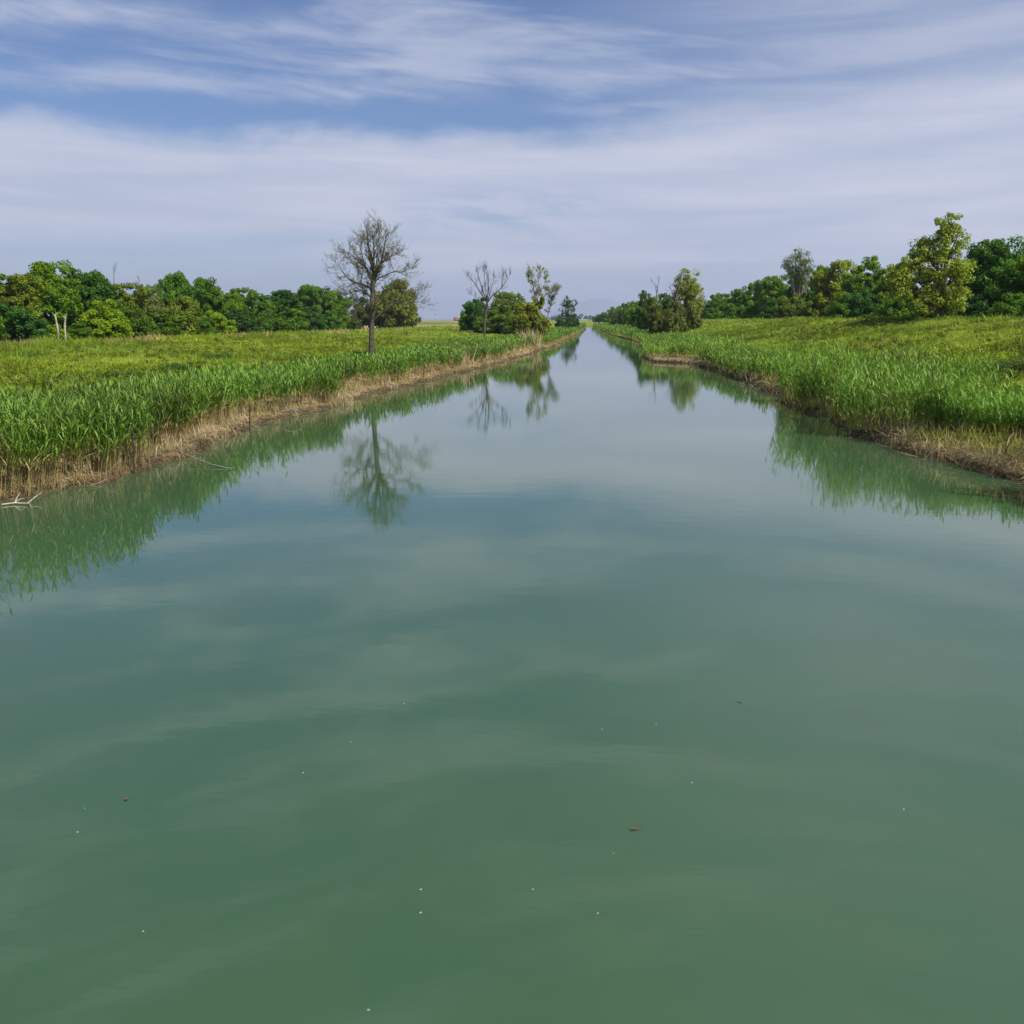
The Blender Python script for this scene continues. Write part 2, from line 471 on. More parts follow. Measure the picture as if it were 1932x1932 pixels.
def reeds(side, name, label):
    parts = []
    for (y0, y1, dens, leafn, wmul) in [(13, 34, 46, 9, 1.0), (34, 56, 26, 8, 1.25), (56, 100, 11, 7, 1.9), (100, 180, 4.5, 6, 3.0), (180, 420, 1.3, 5, 6.0), (420, 640, .6, 5, 10.0)]:
        Wd = 7.5
        n = int((y1 - y0) * Wd * dens)
        Y = U(y0, y1, n)
        d = U(0, Wd, n) ** 1.0
        d = np.where(U(0, 1, n) < .16, U(0, .45, n), d)
        if side < 0:
            e = reed_edge_left(Y); X = wl(Y) - e - d
            ok = X > -16.8 + 1.2 * (vnoise(Y, Y * 0, 3.0, 31) - .5) - 0.6 * U(0, 1, n)
            ok &= ~((Y > 112) & (Y < 122) & (d < 3))
        else:
            e = reed_edge_right(Y); X = wr(Y) + e + d
            ok = X < 14.2 + 1.6 * (vnoise(Y, Y * 0, 3.0, 32) - .5) + 0.8 * U(0, 1, n)
            ok |= (Y > 180) & (d < 4)
        # thin the hidden interior a little, keep clumping
        ok &= vnoise(X, Y, .55, 41) + U(-.3, .3, n) > .22
        X, Y, d = X[ok], Y[ok], d[ok]
        n = len(X)
        zg = ground_z(X, Y) - .03
        h = reed_height(X, Y, side, d) * U(.72, 1.1, n)
        front = np.clip(1 - d / .5, 0, 1)
        base = np.stack([X, Y, zg], 1)
        lean = rng.normal(0, .09, (n, 2)); lean[:, 0] += front * (-side) * (.10 if side < 0 else .30) + .03
        lean += .22 * np.stack([vnoise(X, Y, 1.6, 81) - .5, vnoise(X, Y, 1.4, 82) - .5], 1)
        tip = base + np.stack([lean[:, 0] * h, lean[:, 1] * h, h], 1)
        tn = np.clip(.5 + .7 * (vnoise(X, Y, 3.2, 51) - .5) + U(-.28, .28, n), 0, 1)
        yl = np.clip(.10 + .35 * (vnoise(X, Y, 4.0, 52) - .45) + U(-.12, .2, n) + (.12 if side > 0 else 0), 0, 1)
        # dry lower stalk
        mid = base + (tip - base) * .5
        drys = np.stack([tn, yl, np.clip(U(.55, 1.1, n) if side < 0 else U(.0, .7, n), 0, 1)], 1)
        parts.append(ribbons(base, mid, np.zeros((n, 3)), np.full(n, .016 * wmul), drys, 1, rng=rng))
        parts.append(ribbons(mid, tip, np.zeros((n, 3)), np.full(n, .012 * wmul), np.stack([tn, yl, U(0, .12, n)], 1), 1, rng=rng))
        # leaves
        for k in range(leafn):
            lo_ = .34 if side < 0 else .16
            f = np.clip(lo_ + (1 - lo_) * (k + U(0, 1, n)) / leafn, 0, 1)
            b = base + (tip - base) * f[:, None]
            a = U(0, 2 * np.pi, n); L = U(.26, .52, n) * (1 if wmul < 2 else 1.2) * (1.15 - .45 * f)
            up = U(.45, 2.2, n)
            dirv = np.stack([np.cos(a), np.sin(a), up], 1); dirv /= np.linalg.norm(dirv, axis=1, keepdims=True)
            t = b + dirv * L[:, None]
            t[:, 2] -= .10 * L
            bend = np.stack([np.zeros(n), np.zeros(n), L * .16], 1)
            sd_ = np.stack([-np.sin(a), np.cos(a), U(-.5, .5, n)], 1)
            dr = np.where(f < (.45 if side < 0 else .25), U(.0, .9, n), np.where(U(0, 1, n) < .03, .7, U(0, .10, n)))
            tt = np.stack([np.clip(tn + U(-.22, .22, n) + .18 * (f - .5), 0, 1), np.clip(yl + U(-.08, .12, n), 0, 1), dr], 1)
            parts.append(ribbons(b, t, bend, np.full(n, .034 * wmul) * U(.7, 1.3, n), tt, 2 if wmul < 2 else 1, side=sd_))
    v, f, t = merge(parts)
    o = link(name, make_mesh(name, v, f, M_REED, t))
    tag(o, label, "reeds", kind="stuff")
    return len(f)
n1 = reeds(-1, "reed_bed", "tall green reeds with tan lower stalks lining the left bank")
n2 = reeds(+1, "reed_bed", "bright green reeds overhanging the dark waterline of the right bank")
print("reed faces", n1, n2)

def straw(side, name, label):
    parts = []
    for (y0, y1, dens, wm_) in [(13, 34, 190 if side < 0 else 380, 1.0), (34, 60, 90, 1.5), (60, 110, 36, 2.4), (110, 200, 12, 4)]:
        Wd = 3.4
        n = int((y1 - y0) * Wd * dens)
        Y = U(y0, y1, n); d = U(-.10, Wd, n)
        e = reed_edge_left(Y) if side < 0 else reed_edge_right(Y)
        X = wl(Y) - d if side < 0 else wr(Y) + d
        ok = d < e + (.7 if side < 0 else .2)
        X, Y, d, e = X[ok], Y[ok], d[ok], e[ok]
        n = len(X)
        zg = ground_z(X, Y)
        mat_h = U(0, .16 if side < 0 else .26, n) * np.clip(d * 2 + .2, .2, 1)
        b = np.stack([X, Y, np.maximum(zg, -.02) + mat_h], 1)
        standing = (U(0, 1, n) < np.clip(.20 + .5 * (vnoise(X, Y, 1.3, 61) - .4), .06, .6))
        a = rng.normal(0 if side > 0 else np.pi, 1.0, n) + np.pi * (U(0, 1, n) < .25)
        el_ = np.where(standing, U(.8, 1.5, n), rng.normal(.05, .16, n))
        L = np.where(standing, U(.12, .55, n), U(.25, .9, n))
        dv = np.stack([np.cos(a) * np.cos(el_), np.sin(a) * np.cos(el_), np.sin(el_)], 1)
        t = b + dv * L[:, None]
        gz = ground_z(t[:, 0], t[:, 1])
        t[:, 2] = np.maximum(t[:, 2], np.maximum(gz, 0) + .01)
        grn = (np.clip(vnoise(X, Y, 1.7, 62) * 1.5 - .55, 0, .7) if side < 0 else np.clip(vnoise(X, Y, 1.7, 62) * 1.6 - .05, .15, .95))
        isg = U(0, 1, n) < grn * np.where(d > .35, 1, .25)
        tt = np.stack([np.clip(.5 + .9 * (vnoise(X, Y, .8, 63) - .5) + U(-.3, .3, n) - .3 * (d < .15), 0, 1), isg * 1.0, U(0, .3, n)], 1)
        parts.append(ribbons(b, t, rng.normal(0, .04, (n, 3)), U(.010, .024, n) * wm_, tt, 2, rng=rng))
    v, f, t = merge(parts)
    o = link(name, make_mesh(name, v, f, M_STRAW2, t))
    tag(o, label, "dead reeds", kind="stuff")
    return len(f)

# straw: tint.g marks stems that are still green
def straw_mat():
    m, g, out = mat_new("straw_mat")
    at = g.node('ShaderNodeAttribute', attribute_name='tint')
    sc = g.node('ShaderNodeSeparateColor'); g.l.new(at.outputs['Color'], sc.inputs[0])
    c = g.mix(sc.outputs[0], (.085, .060, .034), (.53, .425, .245))
    c = g.mix(sc.outputs[1], c, g.mix(sc.outputs[0], (.10, .12, .02), (.27, .26, .05)))
    pb = g.node('ShaderNodeBsdfPrincipled'); g.put(pb.inputs['Base Color'], c)
    pb.inputs['Roughness'].default_value = .8; pb.inputs['Specular IOR Level'].default_value = .15
    g.l.new(pb.outputs[0], out.inputs[0])
    return m
M_STRAW2 = straw_mat()
n3 = straw(-1, "dead_reed_litter", "flattened tan dead reeds along the left water's edge")
n4 = straw(+1, "dead_reed_litter", "yellow green flattened reed litter along the right water's edge")
print("straw faces", n3, n4)


# ------------------------------------------------------------------ meadow
def meadow(side, name, label):
    parts = []
    zones = [(14, 34, 26, 1.0), (34, 60, 17, 1.2), (60, 100, 8, 1.7), (100, 170, 3.2, 2.6), (170, 330, .9, 5.0)]
    if side > 0: zones = [(14, 34, 30, 1.0), (34, 60, 22, 1.2), (60, 100, 12, 1.7), (100, 170, 5, 2.6), (170, 330, 1.5, 5.0)]
    for (y0, y1, dens, wm_) in zones:
        xa, xb = (-60, -14.5) if side < 0 else (13, 36)
        n = int((y1 - y0) * (xb - xa) * dens)
        Y = U(y0, y1, n); X = U(xa, xb, n)
        ok = ((X - .4325 * -Y) > -3) if side < 0 else (X < .56 * Y + 3)
        ok = (X > -.66 * Y - 3) if side < 0 else (X < .48 * Y + 4)
        X, Y = X[ok], Y[ok]; n = len(X)
        zg = ground_z(X, Y) - .02
        weed = np.clip((vnoise(X, Y, 3.4, 71) - .45) * 3 + .2 * U(-1, 1, n), 0, 1)
        crest = np.clip(1.6 - np.abs((wl(Y) - X) - 41.5) / 3.6, 0, 1) if side < 0 else np.clip(1 - np.abs(X - 32.5) / 3, 0, 1) * .5
        hh = (.08 + .30 * vnoise(X, Y, 1.9, 72) ** 2 + .12 * weed + .38 * crest) * U(.6, 1.3, n)
        big = vnoise(X, Y, 9, 73)
        tr = np.clip(.5 + 1.3 * (vnoise(X, Y, 2.3, 74) - .5) + .7 * (vnoise(X, Y, .8, 77) - .5), 0, 1)
        ty = np.clip(.0 + .9 * (big - .45) + .25 * weed, 0, 1)
        tb = np.clip(1.2 * (vnoise(X, Y, 5, 75) - .84) * 2 + 1.0 * crest * (side < 0) + .02, 0, 1)
        for k in range(4):
            a = U(0, 2 * np.pi, n)
            b = np.stack([X + U(-.1, .1, n) * wm_, Y + U(-.1, .1, n) * wm_, zg], 1)
            sp = U(.05, .75, n) * hh * np.where(weed > .5, 1.5, 1)
            t = b + np.stack([np.cos(a) * sp, np.sin(a) * sp, hh * U(.55, 1.15, n)], 1)
            tt = np.stack([np.clip(tr + U(-.22, .22, n), 0, 1), np.clip(ty + U(-.15, .15, n), 0, 1), np.clip(tb + U(-.1, .1, n), 0, 1)], 1)
            parts.append(ribbons(b, t, np.stack([np.zeros(n), np.zeros(n), hh * .15], 1), U(.016, .042, n) * wm_ * np.where(weed > .5, 1.8, 1), tt, 2 if y0 < 50 else 1, rng=rng))
    v, f, t = merge(parts)
    o = link(name, make_mesh(name, v, f, M_GRASS, t))
    tag(o, label, "grass", kind="stuff")
    return len(f)
n5 = meadow(-1, "meadow_grass", "yellow green meadow grass behind the left reeds")
n6 = meadow(+1, "meadow_grass", "yellow green grass and weeds sloping up behind the right reeds")
print("meadow faces", n5, n6)


# ------------------------------------------------------------------ tree building
def leaf_cloud(rg, centres, radii, per, leaf, flat=.8, tone=None, yel=0.0):
    """leaf sized faces in the shells of many small clumps -> verts, faces, tints"""
    n = len(centres) * per
    idx = np.repeat(np.arange(len(centres)), per)
    d = rg.normal(0, 1, (n, 3)); d /= np.linalg.norm(d, axis=1, keepdims=True)
    rr = rg.uniform(.35, 1.08, n) ** .6
    P = centres[idx] + d * (rr * radii[idx])[:, None] * np.array([1, 1, flat])
    # droop/flatten: normals biased to outward and up
    nrm = d * .8 + rg.normal(0, .55, (n, 3)) + np.array([0, 0, .5]); nrm /= np.linalg.norm(nrm, axis=1, keepdims=True)
    t1 = np.cross(nrm, rg.normal(0, 1, (n, 3))); t1 /= np.linalg.norm(t1, axis=1, keepdims=True) + 1e-9
    t2 = np.cross(nrm, t1)
    s = leaf * rg.uniform(.6, 1.35, n)[:, None]
    q = np.stack([P - t1 * s * .5, P - t2 * s * .32 + t1 * s * .05, P + t1 * s * .55, P + t2 * s * .32 + t1 * s * .05], 1)
    ct = rg.uniform(.3, .7, len(centres)) if tone is None else tone
    tr = np.clip(ct[idx] + rg.uniform(-.2, .2, n), 0, 1)
    tg = np.clip(yel + rg.uniform(-.1, .2, n) + (rg.uniform(-.1, .25, len(centres)))[idx], 0, 1)
    tt = np.stack([tr, tg, np.where(rg.uniform(0, 1, n) < .015, .6, 0)], 1)
    f = np.arange(n * 4).reshape(n, 4)
    return q.reshape(-1, 3), f, np.repeat(tt, 4, axis=0)

def crown_shape(seed, lobes, clumps, per, leaf, low=0.0, airy=False, spread=1.0, clump_r=(.10, .20)):
    """unit crown: radius about 1, height 1 (z 0..1). lobes: list of (x,y,z,r,rz)."""
    rg = np.random.default_rng(seed)
    C = []
    vol = np.array([l[3] ** 2 * l[4] for l in lobes]); pr = vol / vol.sum()
    while len(C) < clumps:
        l = lobes[rg.choice(len(lobes), p=pr)]
        d = rg.normal(0, 1, 3); d /= np.linalg.norm(d)
        r = rg.uniform(.25 if airy else .5, 1.0) ** .5
        p = np.array([l[0] + d[0] * l[3] * r, l[1] + d[1] * l[3] * r, l[2] + d[2] * l[4] * r])
        if p[2] < low: continue
        C.append(p)
    C = np.array(C)
    rad = rg.uniform(*clump_r, len(C))
    v, f, t = leaf_cloud(rg, C, rad, per, leaf, flat=.75, tone=np.clip(rg.normal(.5, .14, len(C)), .1, .9))
    return v, f, t, C

def rand_lobes(seed, n=7, tall=False, bush=False):
    rg = np.random.default_rng(seed)
    L = []
    for i in range(n):
        zz = rg.uniform(.30, .82) if not bush else rg.uniform(.15, .66)
        k = math.cos((zz - (.45 if not bush else .2)) * 1.9)
        a = rg.uniform(0, 6.28); rr = rg.uniform(.1, .62) * max(k, .15)
        r = rg.uniform(.30, .46) * (1.1 - .35 * zz)
        L.append((math.cos(a) * rr, math.sin(a) * rr, zz, r, r * rg.uniform(.36, .5)))
    L.append((0, 0, .45 if not bush else .3, .55, .3))
    L.append((rg.uniform(-.25, .25), 0, .84, .26, .14))
    return L

CROWNS, TRUNKS, TOPZ, RADX = {}, {}, {}, {}
def make_variant(key, seed, bush=False, airy=False, n=8, clumps=150, per=95, leaf=.085, low=None, clump_r=(.09, .2)):
    H = 2.1 if not bush else 1.35
    lob = [(a_, b_, c_ * H, d_ * 1.15, e_ * H * 1.05) for a_, b_, c_, d_, e_ in rand_lobes(seed, n, bush=bush)]
    lo = (.12 * 2.1 if not bush else 0.0) if low is None else low
    v, f, t, C = crown_shape(seed + 1, lob, clumps, per, leaf, lo, airy, clump_r=clump_r)
    CROWNS[key] = make_mesh("crown_" + key, v, f, M_LEAF, t)
    TOPZ[key] = float(np.percentile(v[:, 2], 99.9)); RADX[key] = float(np.percentile(np.hypot(v[:, 0], v[:, 1]), 93))
    rg = np.random.default_rng(seed + 2)
    paths = []
    H = 2.1 if not bush else 1.35
    v = v * 1.0
    zt = (.72 if not bush else .45) * H
    if bush:
        for i in range(4):
            a = rg.uniform(0, 6.28); e = np.array([math.cos(a) * .3, math.sin(a) * .3, zt])
            ts = np.linspace(0, 1, 6)[:, None]
            paths.append((np.array([0, 0, -.03]) * (1 - ts) + e * ts + np.array([math.cos(a), math.sin(a), 0]) * .08 * np.sin(ts * 3.14), np.linspace(.03, .008, 6)))
    else:
        ts = np.linspace(0, 1, 9)[:, None]
        wob = np.array([rg.uniform(-.12, .12), rg.uniform(-.12, .12), 0])
        main = np.array([0, 0, -.05]) * (1 - ts) + np.array([wob[0], wob[1], zt]) * ts + wob * np.sin(ts * 5) * .3
        paths.append((main, np.linspace(.07, .012, 9)))
    pick = C[rg.choice(len(C), 16 if not bush else 8, replace=False)]
    for c in pick:
        b0 = np.array([0, 0, rg.uniform(.4, .85) if not bush else .05])
        ts = np.linspace(0, 1, 6)[:, None]
        paths.append((b0 * (1 - ts) + c * ts + np.array([0, 0, .06]) * np.sin(ts * 3.14), np.linspace(.028, .006, 6)))
    v, f = tubes(paths, 6)
    TRUNKS[key] = make_mesh("trunk_" + key, v, f, M_BARK, smooth=True)

for i, k in enumerate(["a", "b", "c", "d", "e"]):
    make_variant(k, 100 + 13 * i, clumps=190, per=165, leaf=.062)
for i, k in enumerate(["m", "n", "o"]):
    make_variant(k, 300 + 17 * i, bush=True, clumps=150, per=150, leaf=.066)
make_variant("airy", 505, airy=True, clumps=120, per=26, leaf=.07, n=9, clump_r=(.06, .16))

GREEN, DARK, LIME = (.108, .212, .014), (.082, .178, .014), (.165, .262, .012)
OLIVE, GREY, YELL, BROWN = (.130, .185, .020), (.140, .180, .058), (.200, .255, .022), (.11, .10, .025)
MEADOW_TREES = "trees of the left wood"

def tree(px, ptop, Y, hw, variant, colour, label, cat="tree", name="broadleaf_tree", group=None, rot=None, zb=None, depth=1.0, bark=None):
    """px, ptop: where the top of the crown shows; hw: half width in photo units; Y: distance along the canal"""
    top = at_y(px, ptop, Y)
    xg = top.x
    zg = float(ground_z(xg, Y)) if zb is None else zb
    h = (top.z - zg) / TOPZ[variant]
    if colour[1] < .15: colour = (colour[0] * 1.3, colour[1] * 1.3, min(colour[2], .02))
    rad = hw / F * Y * 1.12 / RADX[variant]
    root = empty(name, (xg, Y, zg - .05), random.Random(px * 7 + Y).uniform(0, 6.28) if rot is None else rot)
    tag(root, label, cat, group)
    tk = link("trunk" if variant not in "mno" else "stems", TRUNKS[variant], root)
    if bark:
        tk.data = tk.data.copy(); tk.data.materials[0] = bark
    cr = link("crown" if variant not in "mno" else "foliage", CROWNS[variant], root, color=colour)
    for o in (tk, cr):
        o.scale = (rad, rad * depth, h)
    return root

LW = "trees and bushes of the wood beyond the left meadow"
def yl_of(px, u=-61.0):
    """distance along the canal at which a line u metres to the side shows at px"""
    for Y in np.arange(40, 900, 1.0):
        if at_y(px, 603, Y).x > u if u < 0 else at_y(px, 603, Y).x > u:
            pass
    Ys = np.arange(30, 1200, 1.0)
    xs = np.array([at_y(px, 603, float(Y)).x for Y in Ys])
    return float(Ys[np.argmin(np.abs(xs - u))])

# left wood: (px, top, half width, lateral, variant, colour, label)
left_wood = [
 (-95, 500, 60, -66, "a", GREEN, "green tree cut by the left picture edge at the wood's near end"),
 (-30, 510, 52, -64, "c", GREEN, "mid green tree at the very left edge of the wood"),
 (28, 517, 44, -60, "b", OLIVE, "olive tinged tree left of the tall dark round tree"),
 (88, 493, 46, -63, "a", GREEN, "tallest dense round tree of the left wood above the pale broken trunks"),
 (143, 507, 36, -64, "d", (.045, .115, .016), "fresh green tree right of the tallest tree in the left wood"),
 (186, 512, 36, -62, "e", (.042, .105, .018), "rounded green tree just left of the thin dead spire"),
 (232, 534, 33, -61, "b", OLIVE, "olive green tree below the thin dead spire"),
 (275, 538, 26, -62, "c", GREY, "grey green umbrella topped tree with pale limbs beside the gap in the left wood"),
 (309, 528, 24, -64, "d", DARK, "short dark tree left of the knobbly tall dark tree"),
 (341, 514, 28, -66, "e", DARK, "tall knobbly dark tree right of the gap in the left wood"),
 (388, 524, 34, -66, "c", DARK, "broad dark tree touching the knobbly dark tree on its right"),
 (425, 552, 26, -64, "a", GREEN, "low green tree between the broad dark tree and the small domed one"),
 (452, 543, 24, -66, "b", DARK, "small domed dark tree in the middle of the left wood"),
 (490, 553, 28, -66, "d", DARK, "low dark tree right of the small domed one"),
 (527, 547, 34, -66, "a", (.034, .095, .013), "flat topped green tree in the right half of the left wood"),
 (574, 537, 25, -67, "e", DARK, "dark tree with separate knobs at the right part of the left wood"),
 (606, 541, 28, -66, "c", DARK, "dark green tree second from the right end of the left wood"),
 (634, 548, 24, -64, "b", GREEN, "last tree at the right end of the left wood beside the tall bare tree"),
 (684, 560, 20, -66, "d", (.035, .08, .02), "dark tree half hidden behind the tall bare tree's trunk"),
]
for i, (px, tp, hw, u, v, c, lab) in enumerate(left_wood):
    Y = yl_of(px, u)
    tree(px, tp, Y, hw, v, c, lab, group=LW)
left_bush = [
 (-40, 575, 52, -57.5, "m", GREEN, "green shrub at the left picture edge in front of the wood"),
 (30, 572, 44, -58, "n", (.03, .085, .02), "large dark shrub with hollow shade beneath at the left end of the wood"),
 (100, 612, 30, -57.5, "o", LIME, "low yellow green shrub below the pale broken trunks"),
 (150, 608, 26, -58.5, "m", (.06, .13, .012), "low shrub in the shade right of the pale broken trunks"),
 (198, 566, 44, -57.5, "o", LIME, "bright lime green arching shrub in front of the left wood"),
 (255, 582, 34, -58, "m", (.06, .115, .014), "sunlit green shrub right of the lime green one"),
 (300, 590, 34, -58, "n", (.065, .12, .014), "rounded shrub below the gap in the left wood"),
 (338, 560, 36, -60, "o", OLIVE, "olive shrub below the knobbly tall dark tree"),
 (372, 588, 32, -58, "m", (.05, .12, .013), "green shrub under the broad dark tree"),
 (410, 585, 28, -59, "n", LIME, "yellow green shrub left of the small domed tree"),
 (452, 582, 30, -60, "o", (.025, .07, .015), "dark rounded shrub under the small domed tree"),
 (495, 590, 26, -60, "m", (.05, .11, .013), "small green shrub right of the dark rounded one"),
 (540, 580, 30, -61, "n", DARK, "dark shrub under the flat topped tree"),
 (585, 578, 30, -62, "o", (.030, .08, .02), "dark green shrub under the tree with separate knobs"),
 (628, 585, 24, -62, "m", DARK, "last shrub at the right foot of the left wood"),
 (664, 597, 18, -64, "n", (.04, .07, .02), "small hazy shrub left of the tall bare tree's trunk"),
]
for i, (px, tp, hw, u, v, c, lab) in enumerate(left_bush):
    tree(px, tp, yl_of(px, u), hw, v, c, lab, cat="shrub", name="shrub", group=LW)

# clump in the middle distance, left of the canal
MW = "trees of the round copse left of the canal"
for (px, tp, hw, Y, v, c, lab) in [
 (884, 574, 22, 250, "m", DARK, "low dark bush at the left end of the round copse"),
 (908, 562, 26, 240, "n", (.03, .08, .014), "dark green bush of the copse behind the dead tree's trunk"),
 (944, 551, 30, 225, "m", (.09, .145, .03), "grey green willow like tree at the top of the round copse"),
 (976, 553, 28, 215, "o", (.095, .14, .028), "olive willow like tree at the right side of the round copse"),
 (925, 585, 34, 215, "o", (.065, .12, .02), "low bush along the foot of the round copse"),
 (970, 588, 30, 205, "n", (.07, .115, .02), "low olive bush at the right foot of the round copse"),
]:
    tree(px, tp, Y, hw, v, c, lab, cat="tree" if hw > 24 else "shrub", name="copse_tree", group=MW)
tree(1004, 561, 158, 30, "n", (.105, .130, .02), "rounded olive brown bush standing at the left water's edge", cat="shrub", name="shrub")
tree(744, 528, 300, 43, "o", (.125, .155, .022), "squat olive brown crown showing behind the tall bare tree", name="broadleaf_tree")
tree(1071, 557, 400, 18, "airy", (.03, .075, .028), "small dark open crowned tree near the canal's far end", name="broadleaf_tree")
tree(1080, 592, 330, 17, "m", (.03, .075, .02), "dark bush under the small open crowned tree by the water", cat="shrub", name="shrub")
tree(1060, 598, 360, 10, "n", (.035, .08, .02), "tiny bush left of the small open crowned tree", cat="shrub", name="shrub")

# right side
RW = "trees of the wood along the right embankment"
right_wood = [
 (1338, 566, 16, 38, "a", DARK, "dark tree just right of the tall golden green tree"),
 (1362, 553, 20, 40, "b", GREEN, "rounded green tree at the far end of the right embankment"),
 (1395, 545, 22, 40, "c", GREEN, "green tree where the right wood starts to rise"),
 (1418, 534, 18, 42, "d", DARK, "dark knob topped tree on the rising part of the right wood"),
 (1440, 527, 20, 42, "e", (.045, .11, .014), "green tree left of the pale feathery tree"),
 (1468, 520, 26, 41, "a", GREEN, "broad green tree at the left foot of the pale feathery tree"),
 (1508, 524, 28, 40, "c", (.045, .105, .016), "green tree below the pale feathery tree"),
 (1546, 501, 18, 44, "e", DARK, "narrow dark tree right of the pale feathery tree"),
 (1580, 491, 34, 40, "b", YELL, "yellow green tree with a thin pointed top on the right embankment"),
 (1638, 484, 34, 42, "d", GREEN, "pointed fresh green tree between two yellow green ones"),
 (1688, 500, 32, 40, "c", (.09, .14, .018), "yellow green tree touching the tallest tree's left side"),
 (1850, 462, 30, 42, "e", (.028, .078, .014), "dark narrow topped tree right of the tallest yellow tree"),
 (1893, 450, 44, 43, "a", (.048, .125, .014), "big fresh green tree near the right picture edge"),
 (1945, 455, 44, 43, "d", DARK, "dark tree cut by the right picture edge"),
 (2010, 470, 50, 44, "b", GREEN, "green tree beyond the right picture edge"),
]
for (px, tp, hw, u, v, c, lab) in right_wood:
    tree(px, tp, yl_of(px, u), hw, v, c, lab, group=RW)
right_bush = [
 (1350, 580, 16, 36.5, "m", DARK, "dark shrub at the foot of the first rounded green tree"),
 (1385, 572, 20, 36.5, "n", (.06, .13, .013), "bright green shrub at the far part of the right embankment"),
 (1420, 568, 22, 36.5, "o", GREEN, "green shrub under the dark knob topped tree"),
 (1458, 566, 24, 36.5, "m", (.03, .085, .014), "dark green shrub under the rising part of the right wood"),
 (1502, 552, 26, 36.5, "n", (.105, .15, .02), "olive yellow shrub under the pale feathery tree"),
 (1545, 552, 26, 37, "o", (.09, .14, .018), "olive shrub left of the yellow green pointed tree"),
 (1592, 552, 30, 37, "m", DARK, "dark shrub in the shade of the yellow green pointed tree"),
 (1648, 545, 34, 37, "n", (.03, .085, .018), "dark shaded shrub under the pointed fresh green tree"),
 (1700, 545, 32, 37, "o", DARK, "dark shrub left of the tallest tree's foot"),
 (1800, 552, 36, 37, "m", (.10, .14, .02), "yellow green shrub at the right foot of the tallest tree"),
 (1752, 558, 34, 37, "n", DARK, "dark shrub in front of the tallest tree's trunk"),
 (1858, 548, 40, 37.5, "o", (.022, .06, .012), "very dark shrub right of the tallest tree"),
 (1915, 552, 44, 37.5, "m", DARK, "dark shrub under the big fresh green tree at the right"),
 (1975, 550, 44, 37.5, "n", DARK, "dark shrub at the right picture edge"),
]
for (px, tp, hw, u, v, c, lab) in right_bush:
    tree(px, tp, yl_of(px, u), hw, v, c, lab, cat="shrub", name="shrub", group=RW)

# the tallest yellow green tree: own crown with a spire to the right and a wide skirt to the left
def special_tree(name, label, Y, lobes_px, base_px, colour, clumps, per, leaf, clump_r, seed, airy=False, group=None, bark=M_BARK, yel=.1, low=None):
    """lobes_px: (px, py, half width, half height) in photo units"""
    k = Y / F
    b = at_y(base_px, 603, Y)
    zg = float(ground_z(b.x, Y))
    lobes = []
    for (lx, ly, hw, hh) in lobes_px:
        p = at_y(lx, ly, Y)
        lobes.append((p.x - b.x, random.Random(lx * 3 + ly).uniform(-.4, .4) * hw * k, p.z - zg, hw * k, hh * k))
    rg = np.random.default_rng(seed)
    vol = np.array([l[3] ** 2 * l[4] for l in lobes]) ** .8; pr = vol / vol.sum()
    C = []
    while len(C) < clumps:
        l = lobes[rg.choice(len(lobes), p=pr)]
        d = rg.normal(0, 1, 3); d /= np.linalg.norm(d)
        r = rg.uniform(.1 if airy else .45, 1) ** .5
        C.append([l[0] + d[0] * l[3] * r, l[1] + d[1] * l[3] * r, l[2] + d[2] * l[4] * r])
    C = np.array(C); C = C[C[:, 2] > (.3 if low is None else low)]
    v, f, t = leaf_cloud(rg, C, rg.uniform(*clump_r, len(C)), per, leaf, flat=.8, tone=np.clip(rg.normal(.5, .16, len(C)), .08, .95), yel=yel)
    root = empty(name, (b.x, Y, zg)); tag(root, label, "tree", group)
    link("crown", make_mesh(name + "_crown", v, f, M_LEAF, t), root, color=colour)
    zt = max(l[2] for l in lobes)
    paths = []
    topl = max(lobes, key=lambda l: l[2])
    ts = np.linspace(0, 1, 10)[:, None]
    main = np.array([0, 0, -.3]) * (1 - ts) + np.array([topl[0], topl[1], zt + topl[4] * .5]) * ts
    r0 = .03 * zt + .04
    paths.append((main, np.linspace(r0, .03, 10)))
    for c in C[rg.choice(len(C), min(len(C), 46), replace=False)]:
        f0 = rg.uniform(.25, .8) * c[2] / (zt + .01); f0 = min(max(f0, .12), .85)
        b0 = main[int(f0 * 9)]
        ts6 = np.linspace(0, 1, 6)[:, None]
        paths.append((b0 * (1 - ts6) + c * ts6 + np.array([0, 0, .12]) * np.sin(ts6 * 3.14), np.linspace(r0 * .35, .015, 6)))
    v, f = tubes(paths, 6)
    link("trunk", make_mesh(name + "_trunk", v, f, bark, smooth=True), root)
    return root

special_tree("acacia_tree", "tallest yellow green tree of the right wood with a loose spire on top", 97,
    [(1786, 425, 22, 22), (1790, 450, 34, 26), (1770, 470, 36, 26), (1745, 475, 26, 22), (1722, 492, 22, 20), (1775, 500, 50, 26), (1715, 520, 36, 26),
     (1790, 535, 42, 30), (1745, 540, 45, 28), (1800, 570, 28, 24), (1700, 545, 28, 22), (1740, 570, 30, 20)],
    1778, (.225, .295, .040), 470, 62, .20, (.25, .62), 900, group=RW, yel=.04)
special_tree("birch_tree", "pale feathery tree standing above the middle of the right wood", 190,
    [(1500, 482, 14, 13), (1520, 488, 13, 14), (1488, 500, 12, 12), (1508, 505, 20, 14), (1528, 506, 10, 12), (1492, 518, 14, 10), (1510, 525, 22, 12)],
    1510, (.115, .165, .065), 130, 46, .24, (.4, .9), 910, airy=True, group=RW, bark=M_BARK_G, yel=0)
